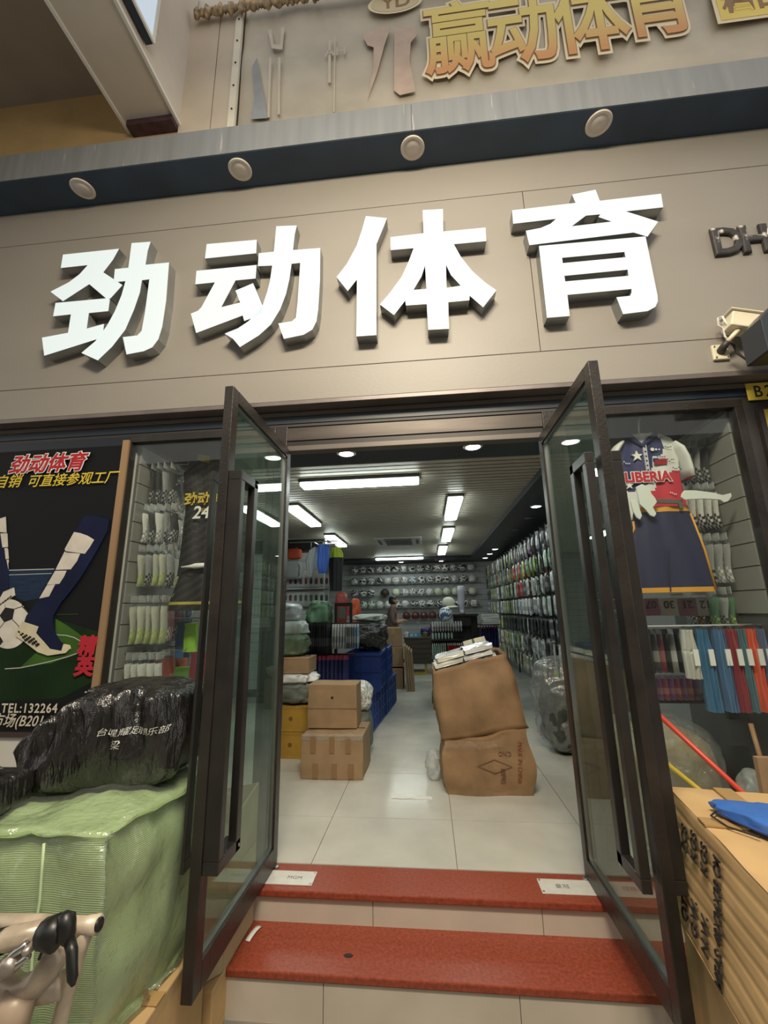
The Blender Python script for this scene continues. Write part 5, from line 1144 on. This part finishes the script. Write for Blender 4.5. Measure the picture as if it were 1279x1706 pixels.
lrow(2.085, [(.14, [wh, bk, wh, gk, bk]), (.38, [wh, wh, wh, gk]), (.72, [bk, gk])], .23, 'second')
lrow(1.79, [(.14, [wl, gk, wl, wl, gk]), (.38, [wh, gk, wl]), (.72, [bk])], .24, 'third')
lrow(1.44, [(.12, [wl, wl, wl, wl, wl]), (.36, [nv_, nv_, pk]), (.62, [pk, gk, nv_])], .27, 'fourth')
lrow(1.07, [(.12, [rw, rw, wh, rw, rw]), (.34, [nv_, rd_, rd_]), (.6, [or_, or_, or_])], .24, 'lowest')
# chevron jersey with number 24
def shirt(name, label, rows, y, zrows, mats_, paint, th=.035, seed=1):
    """rows: (xl, xr) from hem to shoulder at heights zrows"""
    cx = (rows[0][0]+rows[0][1])/2; z0 = zrows[0]
    t = thing(name, label, 'garment', (cx, y, z0))
    def f(u, v):
        k = v*(len(rows)-1); i = min(int(k), len(rows)-2); a = k-i
        xl = rows[i][0]*(1-a)+rows[i+1][0]*a; xr = rows[i][1]*(1-a)+rows[i+1][1]*a; z = zrows[i]*(1-a)+zrows[i+1]*a
        an = u*2*PI; c = math.cos(an); w = (xr-xl)/2
        return Vector(((xl+xr)/2-cx+w*c, -math.sin(an)*th*(1+.22*math.sin(9*c+seed+2*v)), z-z0))
    o = obj('cloth', G().grid(96, 64, f), mats_, t, True)
    for p in o.data.polygons: p.material_index = paint(p.center.x+cx, p.center.z+z0)
    return t, o, cx, z0
zt = lambda px, py, y=.25: at(px, py, y=y)
JB, JS, JY = mat('jersey_black', (.016, .016, .018), .65), mat('jersey_stripe', (.032, .031, .03), .6), mat('jersey_yellow', (.42, .38, .07), .6)
x0, zT, zB = -1.80, zt(330, 770).z, zt(330, 1012).z
def pj(x, z): return 1 if (z*16+abs(x+1.53)*9) % 1 < .45 else 0
t, o, cx, z0 = shirt('black_jersey', 'black chevron jersey with gold lettering and number 24 in the sock window', [(-1.78, -1.28), (-1.77, -1.29), (-1.76, -1.28), (-1.80, -1.26), (-1.70, -1.34)], .25, [zB+.22, zB+.4, zB+.7, zT-.08, zT], [JB, JS], pj)
for s in (-1, 1): obj('collar_trim', G().hexa([Vector((s*.05+dx*s, -.045, dz+zT-z0)) for dx, dz in ((0, -.03), (.10, -.0), (.10, .0), (0, -.03))] + [Vector((s*.05+dx*s, -.04, dz+zT-z0)) for dx, dz in ((.0, .03), (.10, .05), (.10, .05), (0, .03))]), JY, t)
p = zt(307, 840, .20); text('劲动体育', 'lettering', .10, mat('jersey_gold', (.55, .40, .05), .5), t, (p.x-cx, -.055, p.z-z0), ext=.0006, off=.003)
p = zt(336, 846, .20); text('SPORT', 'lettering', .035, MATS['jersey_gold'], t, (p.x-cx, -.055, p.z-z0-.03), ext=.0005)
p = zt(320, 864, .20); text('24', 'lettering', .13, WHITE, t, (p.x-cx, -.055, p.z-z0), ext=.0006, off=.002, shear=.15)
t, o, cx, z0 = shirt('black_shorts', 'black chevron shorts with yellow hem stripes under the black jersey', [(-1.84, -1.28), (-1.80, -1.30), (-1.76, -1.32)], .25, [zB-.02, zB+.1, zB+.23], [JB, JS, JY], lambda x, z: 2 if zB+.02 < z < zB+.04 else pj(x, z), .04)
p = zt(302, 945, .19); q = zt(348, 941, .19)
tag(obj('white_hanger_clip', G().tube([p, p.lerp(q, .3), p.lerp(q, .5), q], [.006, .010, .020, .016], 8), WHITE, None, True), 'white plastic clip holding the black shorts', 'clip')
for (px, py, w_, h_, c, lab) in ((318, 1062, .07, .20, (.28, .55, .06), 'lime wristband pack'), (306, 1065, .08, .26, (.05, .12, .26), 'blue glove pack'), (332, 1110, .11, .20, (.20, .04, .06), 'dark red glove pack'), (312, 1128, .16, .14, (.12, .28, .06), 'green folded cloth')):
    yh = {318: .432, 306: .50, 332: .432, 312: .50}[px]; p = at(px, py, y=yh); t = tag(obj('hanging_pack', rbox(w_, .04, h_, 6, .008, 8, px, .01), plain(c, .35, coat=.5), None, True, loc=(p.x, yh, p.z-h_/2)), lab+' hanging below the black shorts in the sock window', 'pack')
    obj('hook', G().tube([(0, 0, h_-.01), (0, 0, at(312, 1030, y=.48).z-p.z+h_/2+.004)], .003, 5), HOOK, t)
hz_ = at(312, 1030, y=.48).z
t = tag(obj('hook_rail', G().tube([(-2.018, .432, hz_), (-1.25, .432, hz_)], .006, 6).tube([(-2.018, .50, hz_), (-1.25, .50, hz_)], .006, 6), HOOK), 'pair of chrome rails carrying the packs below the black shorts', 'rail')
# ---------------------------------------------------------------- right window: Liberia shirt and shorts
JW, JN, JR = mat('shirt_white', (.62, .64, .62), .6, var=.03), mat('shirt_navy', (.03, .036, .12), .6), mat('shirt_red', (.50, .035, .06), .6)
YJ = .17
J = lambda a, b, s=4.584: at(1000+a/s, 680+b/s, y=YJ)
hem, chest, arm, shl, nkz = J(420, 850), J(420, 560), J(400, 420), J(400, 240), J(300, 190)
rowsJ = [(J(190, 790).x, J(685, 830).x), (J(165, 690).x, J(650, 700).x), (J(140, 580).x, J(615, 560).x), (J(115, 430).x, J(600, 440).x), (J(112, 320).x, J(600, 330).x), (J(150, 245).x, J(540, 235).x), (J(215, 205).x, J(440, 200).x)]
zr = [hem.z, J(420, 700).z, J(400, 575).z, J(400, 435).z, J(400, 325).z, J(350, 240).z, J(320, 200).z]
nb = [J(a, b) for a, b in ((470, 300), (465, 355), (430, 375), (380, 375), (385, 520), (330, 620), (255, 640), (100, 640), (100, 250), (190, 195), (230, 250), (300, 300), (370, 240), (400, 220), (440, 240))]
rb_ = [J(a, b) for a, b in ((720, 470), (600, 475), (520, 490), (490, 520), (420, 570), (400, 640), (330, 650), (330, 900), (720, 900))]
def inside(poly, x, z):
    c = False
    for i in range(len(poly)):
        a, b = poly[i], poly[i-1]
        if (a.z > z) != (b.z > z) and x < (b.x-a.x)*(z-a.z)/(b.z-a.z)+a.x: c = not c
    return c
t, o, cx, z0 = shirt('football_shirt', 'white, navy and red football shirt lettered LIBERIA hanging in the window', rowsJ, YJ, zr, [JW, JN, JR], lambda x, z: 1 if inside(nb, x, z) else (2 if inside(rb_, x, z) else 0), .02, 2)
o_ = Vector((cx, YJ, z0)); YF = -.030
def SL(nm, pts, r, mts, cut=None):
    return obj(nm, G().tube([p-o_ for p in pts], r, 16, 0, True, .35), mts, t, True)
s_ = SL('sleeve', [J(545, 265), J(585, 320), J(625, 390), J(655, 470), J(672, 535)], [.04, .075, .075, .07, .066], [JW, JR])
for p in s_.data.polygons:
    if p.center.z+z0 < J(660, 520).z: p.material_index = 1
SL('sleeve', [J(160, 265), J(120, 310), J(85, 370), J(60, 440)], [.04, .065, .065, .06], [JW])
obj('collar', G().tube([J(195, 205)-o_+Vector((0, -.02, 0)), J(250, 260)-o_+Vector((0, YF+.012, 0)), J(300, 300)-o_+Vector((0, YF+.005, 0)), J(355, 255)-o_+Vector((0, YF+.012, 0)), J(410, 205)-o_+Vector((0, -.02, 0))], .018, 8), JN, t, True)
obj('placket', G().prism([((p-o_).x, (p-o_).z) for p in (J(300, 290), J(330, 290), J(360, 500), J(335, 500))], YF-.004, YF+.01), plain((.5, .5, .55), .5), t)
for i in range(6): p = J(318+5*i, 310+35*i)-o_; obj('button', G().lathe([(.005, 0), (.005, -.004), (.001, -.005)], 8, (p.x, YF-.004, p.z), 0, 'y'), INK, t)
st_ = [(math.cos(PI/2+i*PI/5)*(.038 if i % 2 == 0 else .015), math.sin(PI/2+i*PI/5)*(.038 if i % 2 == 0 else .015)) for i in range(10)]
for a, b, k in ((263, 378, 1), (205, 600, .7)): p = J(a, b)-o_; obj('star', G().prism([(p.x+x*k, p.z+z*k) for x, z in st_], YF-.003, YF+.012), WHITE, t)
for a, r in ((377, .012), (405, .007), (428, .005)): p = J(a, 328)-o_; obj('dot', G().lathe([(r, 0), (r, -.003), (.001, -.003)], 12, (p.x, YF, p.z), 0, 'y'), WHITE, t)
for i in range(4): p = J(395, 402+11*i)-o_; q = J(490, 398+11*i)-o_; obj('flag_stripe', G().prism([(p.x, p.z), (q.x, q.z), (q.x, q.z-.005), (p.x, p.z-.005)], YF-.002, YF+.01), JR, t)
p = J(390, 412)-o_; obj('flag_canton', G().prism([(p.x, p.z), (p.x+.028, p.z), (p.x+.028, p.z+.016), (p.x, p.z+.016)], YF-.003, YF+.01), JN, t)
p = J(170, 578)-o_
for mt_, ft, dy in ((WHITE, .0085, 0), (mat('letter_red', (.46, .02, .04), .5), .0042, -.002)):
    o = text('LIBERIA', 'lettering', .092, mt_, t, (p.x, YF-.005+dy, p.z), ext=0, fat=ft, sx=.93); o.scale.z = .12
for (a, b, n_) in ((180, 430, 5), (505, 305, 4), (525, 410, 4), (445, 385, 5), (565, 470, 5), (545, 660, 4)):
    for i in range(n_):
        p = J(a-30+14*i, b+rnd.uniform(-9, 9))-o_; obj('print_speck', G().lathe([(.004, 0), (.004, -.002), (.001, -.002)], 6, (p.x, YF, p.z), 0, 'y'), INK if b != 430 and b != 660 else WHITE, t)
obj('hanger_hook', G().tube([J(295, 215)-o_+Vector((0, 0, 0)), J(290, 120)-o_, J(298, 75)-o_], .006, 6), WHITE, t, True)
# shorts
SN, SO = mat('shorts_navy', (.016, .020, .06), .6, bump=.15, bs=12), mat('shorts_orange', (.62, .30, .04), .6)
rowsS = [(J(262, 1390).x, J(832, 1395).x), (J(225, 1200).x, J(790, 1230).x), (J(205, 1000).x, J(735, 1050).x), (J(215, 800).x, J(640, 800).x), (J(235, 760).x, J(630, 765).x)]
zS = [J(500, 1410).z, J(500, 1215).z, J(450, 1020).z, J(420, 810).z, J(420, 770).z]
t, o, cx, z0 = shirt('football_shorts', 'navy football shorts with orange waistband and hem under the shirt', rowsS, YJ-.055, zS, [SN, SO], lambda x, z: 1 if z > zS[3]+.0 or z < zS[0]+.028 else 0, .022, 5)
for p0_, p1_ in (((642, 820), (835, 1390)), ((215, 880), (205, 990))):
    a, b = J(*p0_)-Vector((cx, YJ, z0)), J(*p1_)-Vector((cx, YJ, z0)); obj('side_piping', G().tube([a+Vector((0, -.008, 0)), (a+b)/2+Vector((.01, -.008, 0)), b+Vector((-.004, -.008, 0))], .007, 6), SO, t, True)
p, q = J(480, 1405)-Vector((cx, YJ, z0)), J(470, 1100)-Vector((cx, YJ, z0)); obj('leg_seam', G().tube([p+Vector((0, -.026, 0)), q+Vector((0, -.027, 0))], .004, 6), plain((.01, .012, .04), .7), t)
# white cut-out boots (stickers standing off the shorts) and the clip bar
WSH = plain((.62, .66, .62), .5)
def cut(nm, lab, polys, y, mt=WSH, cat='cut-out'):
    t = thing(nm, lab, cat, (J(*polys[0][0]).x, y, J(*polys[0][0]).z)); o0 = J(*polys[0][0])
    for pl in polys: obj('panel', G().prism([(p.x-o0.x, p.z-o0.z) for p in (J(a, b) for a, b in pl)], -.006, .006), mt, t, bevel=.003)
cut('sock_cutout', 'white sock-shaped card standing out beside the shirt hem', [[(540, 690), (560, 665), (640, 665), (760, 680), (840, 700), (900, 685), (905, 710), (880, 745), (850, 755), (820, 735), (740, 730), (690, 728), (560, 735), (535, 715)]], YJ-.113)
cut('boot_cutout', 'white glossy boot-shaped cards in front of the orange waistband', [[(205, 640), (250, 618), (300, 640), (320, 690), (345, 720), (360, 750), (330, 790), (355, 835), (340, 860), (310, 850), (270, 800), (235, 770), (220, 700)], [(165, 740), (200, 732), (225, 760), (235, 810), (250, 850), (235, 880), (210, 865), (185, 820)]], YJ-.113)
cut('hanger_bar', 'dark clip hanger bar of the football shorts', [[(350, 722), (560, 728), (565, 795), (540, 795), (530, 760), (350, 752)]], YJ-.095, plain((.10, .09, .08), .5), 'hanger')
# packs along the right slatted side
hooks2 = thing('display_hooks', 'chrome hooks on the slatted side of the football shirt window', 'hooks', (1.953, .4, .9))
def rrow(ztop, items, h, rowname):
    for y, cols in items:
        obj('hook', G().tube([(0, y-.4, ztop+.045-.9), (-.34, y-.4, ztop+.035-.9), (-.345, y-.4, ztop+.055-.9)], .004, 5), HOOK, hooks2)
        for i, (c1, c2, lab) in enumerate(cols):
            sockpack(c1, c2, '%s sock pack in the %s row of the football shirt window' % (lab, rowname), (1.915-.048*i, y, ztop-h), (rnd.uniform(-.05, .05), 0, rnd.uniform(-.12, .12)), h, .105, group='%s row of the football shirt window' % rowname)
kw = (W_, K_, 'white and black'); cl_ = (GY_, W_, 'grey'); lm = (LM, K_, 'lime'); gn = (GN, LM, 'green'); yw = ((.55, .40, .05), RD_, 'yellow')
rrow(2.42, [(.30, [bk, gk, bk, gk, bk]), (.55, [bk, bk, gk, bk])], .25, 'top')
rrow(2.10, [(.27, [kw, kw, kw, kw, kw, kw]), (.45, [kw, wh, kw, kw, kw]), (.66, [kw, wh, kw])], .26, 'second')
rrow(1.76, [(.27, [cl_, cl_, gk, cl_, cl_]), (.46, [lm, cl_, lm, lm])], .27, 'third')
rrow(1.42, [(.31, [gn, gk, gn]), (.48, [yw, gk, yw, gk])], .21, 'fourth')
# hanging shirts on a rod, low in the right window
rod_z = at(1200, 1042, y=.15).z
tag(obj('clothes_rod', G().tube([(1.25, .15, rod_z), (1.96, .15, rod_z)], .009, 8), STEEL), 'chrome rod carrying the plastic covered shirts in the window', 'rod')
for i, (px0_, px1_, c, lab) in enumerate(((1137, 1164, (.52, .52, .48), 'white'), (1163, 1188, (.05, .16, .30), 'deep blue'), (1192, 1214, (.08, .17, .32), 'slate blue'), (1211, 1233, (.26, .045, .06), 'dark red'), (1229, 1247, (.10, .20, .24), 'teal'), (1244, 1268, (.62, .10, .05), 'orange red'), (1263, 1278, (.12, .16, .28), 'grey blue'))):
    a, b = at(px0_, 1100, y=.15), at(px1_, 1100, y=.15); zb = at((px0_+px1_)/2, 1130 if i == 0 else 1185, y=.15).z
    t, o = garment('hanging_shirt', '%s plastic covered shirt hanging from the rod in the window' % lab, [-.5, -.5, -.48, -.3], [.5, .5, .48, .3], [zb, zb+.15, rod_z-.14, rod_z-.02], (a.x+b.x)/2, .15, plain(c, .4, coat=.4), .038, cat='shirt', seed=i)
    w_ = (b.x-a.x)*.86
    o.scale.x = w_
    obj('hanger', G().tube([(0, 0, rod_z-zb-.06), (0, 0, rod_z-zb+.008)], .004, 6), STEEL, t)
    obj('paper_tag', G().box(-.012, .016, -.062, -.055, rod_z-zb-.22, rod_z-zb-.13), WHITE, t)
# dark packs with number cards left of the rod
for i in range(9):
    p = at(1070+9.5*i, 1052, y=.45); kind = ['black', 'charcoal', 'maroon', 'black', 'grey', 'black', 'maroon', 'charcoal', 'maroon'][i]
    o = link('clothing_pack', PAL[kind], None, (p.x, .45, at(1110, 1120, y=.45).z), (0, 0, PI/2*.3)); o.scale = (.72, 1, 1.1); tag(o, '%s clothing pack hanging behind the glass beside the plastic covered shirts' % kind, 'pack', 'packs beside the covered shirts')
for i, (s, px, c) in enumerate((('07', 1075, (.30, .10, .16)), ('30', 1105, (.46, .42, .36)), ('21', 1135, (.24, .10, .13)), ('12', 1165, (.42, .38, .36)))):
    x0, x1, z0, z1 = R(px-3, 997, px+20, 1026, .395)
    t = thing('number_card', '%s card with an upside-down number under the shorts hem' % ['plum', 'cream', 'maroon', 'pale pink'][i], 'card', ((x0+x1)/2, .395, z0)); obj('card', rbox(x1-x0, .02, z1-z0, 4, .004, 8, i), plain(c, .4, coat=.4), t)
    text(s, 'lettering', .07, INK, t, (.035, -.013, .095), (PI/2, PI, 0), ext=.0005, off=.001)
q = at(1100, 997.5, y=.395); tag(obj('wire', G().tube([(1.0, .395, q.z), (1.953, .395, q.z)], .004, 6), STEEL), 'thin wire carrying the upside-down number cards', 'wire')
for i in range(9):
    q = at(1072+10*i, 1150, y=.5); o = link('clothing_pack', PAL['maroon' if i % 2 else 'purple'], None, (q.x, .5, at(1110, 1165, y=.5).z), (0, 0, .4)); o.scale = (.72, 1, .6); tag(o, '%s folded pack standing on the shelf below the hanging packs' % ('maroon' if i % 2 else 'purple'), 'pack', 'folded packs on the window shelf')
zsh = at(1110, 1165, y=.5).z
t = thing('window_shelf', 'dark shelf behind the glass over the film-wrapped bundle', 'shelf', (1.3, .5, zsh)); obj('board', G().box(-.2, .66, .0, .2, -.025, 0), BLK, t)
obj('bracket', G().box(.60, .66, .0, .03, -.12, -.025), BLK, t)
# wrapped bundles, poles
zb0 = 0.0
t = thing('wrapped_bundle', 'round bundle wrapped in crinkled clear film behind the window glass', 'bundle', (1.36, .345, 0), 0)
obj('brown_goods', blob((.62, .32, .66), (.8, .8), .05, 5, 36, 22, 5), mat('bundle_goods', (.30, .24, .13), .7, var=.35, vs=6), t, True); obj('clear_film', blob((.68, .37, .72), (.8, .85), .05, 6, 80, 50, 6, .012, 22, True, None, .06, 8), wrapmat('bundle_film', (.95, .96, .93), .08, .12, 1, 26), t, True)
o = tag(obj('olive_bundle', blob((.42, .36, .46), (.7, .7), .05, 5, 36, 20, 9), mat('olive_green_cloth', (.13, .19, .05), .6, var=.3, vs=5), None, True, loc=(1.74, .86, 0)), 'olive green cloth bundle below the plastic covered shirts', 'bundle')
o = tag(obj('clear_bag', blob((.16, .14, .20), (.8, .9), .10, 10, 50, 30, 2, 0, 0, True, None, .3, 14), wrapmat('small_bag_film', (.9, .92, .9), .3, .2, .9, 20), None, True, loc=(at(1243, 1300, y=.25).x+.02, .23, 0)), 'small crumpled clear bag behind the glass beside the wrapped bundle', 'bag')
o.location.z = 0.0; o.scale.z = max(1, (at(1240, 1280, y=.25).z)/.2)
def pole(lab, a, ya, b, yb, r, c, ext):
    A_, B_ = at(*a, y=ya), at(*b, y=yb); d_ = (B_-A_).normalized(); C_ = B_+d_*((GZ+r*.7-B_.z)/d_.z); D_ = A_ - d_*ext
    tag(obj('pole', G().tube([D_, C_], r, 10), plain(c, .35), None, True), lab, 'pole')
pole('bright red plastic pole leaning on the window glass behind the shipping carton', (1092, 1186), -.030, (1225, 1310), -.13, .013, (.62, .06, .03), .09)
pole('yellow plastic pole leaning on the window glass behind the shipping carton', (1103, 1266), -.026, (1155, 1308), -.075, .012, (.56, .42, .04), .04)
A_, B_ = at(1250, 1205, y=.16), at(1274, 1290, y=.13)
tag(obj('pole', G().tube([A_, B_+(B_-A_)*.6], .012, 10), plain((.34, .18, .08), .5), None, True), 'short brown wooden handle leaning below the covered shirts', 'pole')
p = at(1276, 1300, y=-.12); tag(obj('wood_board', rbox(.10, .03, p.z-GZ+.10, 4, .002, 5, 1), CARD2, None, loc=(p.x+.03, -.10, GZ)), 'narrow brown board standing upright outside the window', 'board')
# added unseen fixture for the alley light, carried by an arm from the beam
t = thing('added_lamp_fixture', 'added unseen lamp fixture on an arm from the overhead beam', 'lamp', (.1, -2.9, 4.72))
obj('housing', G().box(-.82, .82, -.27, .27, .02, .10), WHITE, t, bevel=.01, rot=lo.rotation_euler)
obj('arm', G().tube([(-2.3, 0, .79), (-2.3, 0, .58), (-1.2, 0, .42), (-.3, 0, .08)], .025, 8), STEEL, t, True)
finish_texts()
for n_, tg in WRAPS:
    o = bpy.data.objects[n_]; md = o.modifiers.new('wrap', 'SHRINKWRAP'); md.target = tg; md.wrap_method = 'PROJECT'
    md.use_project_z = True; md.use_negative_direction = True; md.use_positive_direction = False; md.offset = .006

# printing, fasteners and trims become sub-parts of the part they sit on
SUB = {'bolt': ('pull_handle',), 'screw': ('wall_plate', 'plate'), 'button': ('placket',), 'lettering': ('body', 'cloth', 'sheet', 'plate', 'card'), 'printed_': ('sheet', 'cloth'), 'character': ('cloth',),
       'tape': ('body',), 'flap_gap': ('body',), 'stamp': ('plate', 'body'), 'led_dot': ('screen',), 'star': ('cloth',), 'dot': ('cloth',), 'flag_': ('cloth',), 'print_speck': ('cloth',), 'seam': ('body',),
       'handwriting': ('bag',), 'diamond_print': ('body',), 'oval_logo': ('cloth',), 'gold_box': ('cloth',), 'banner_seam': ('cloth',), 'collar_trim': ('cloth',), 'leg_seam': ('cloth',), 'side_piping': ('cloth',), 'crease': ('body',), 'film_scrap': ('body',)}
for root in [o for o in bpy.data.objects if o.parent is None]:
    kids = list(root.children)
    for c in kids:
        for pre, tgt in SUB.items():
            if c.name.startswith(pre) and not c.children:
                hit = [k for k in kids if k is not c and k.name.split('.')[0] in tgt and k.location.length < 1e-6 and Vector(k.rotation_euler).length < 1e-6 and (Vector(k.scale)-Vector((1, 1, 1))).length < 1e-6]
                if hit: c.parent = hit[0]
                break
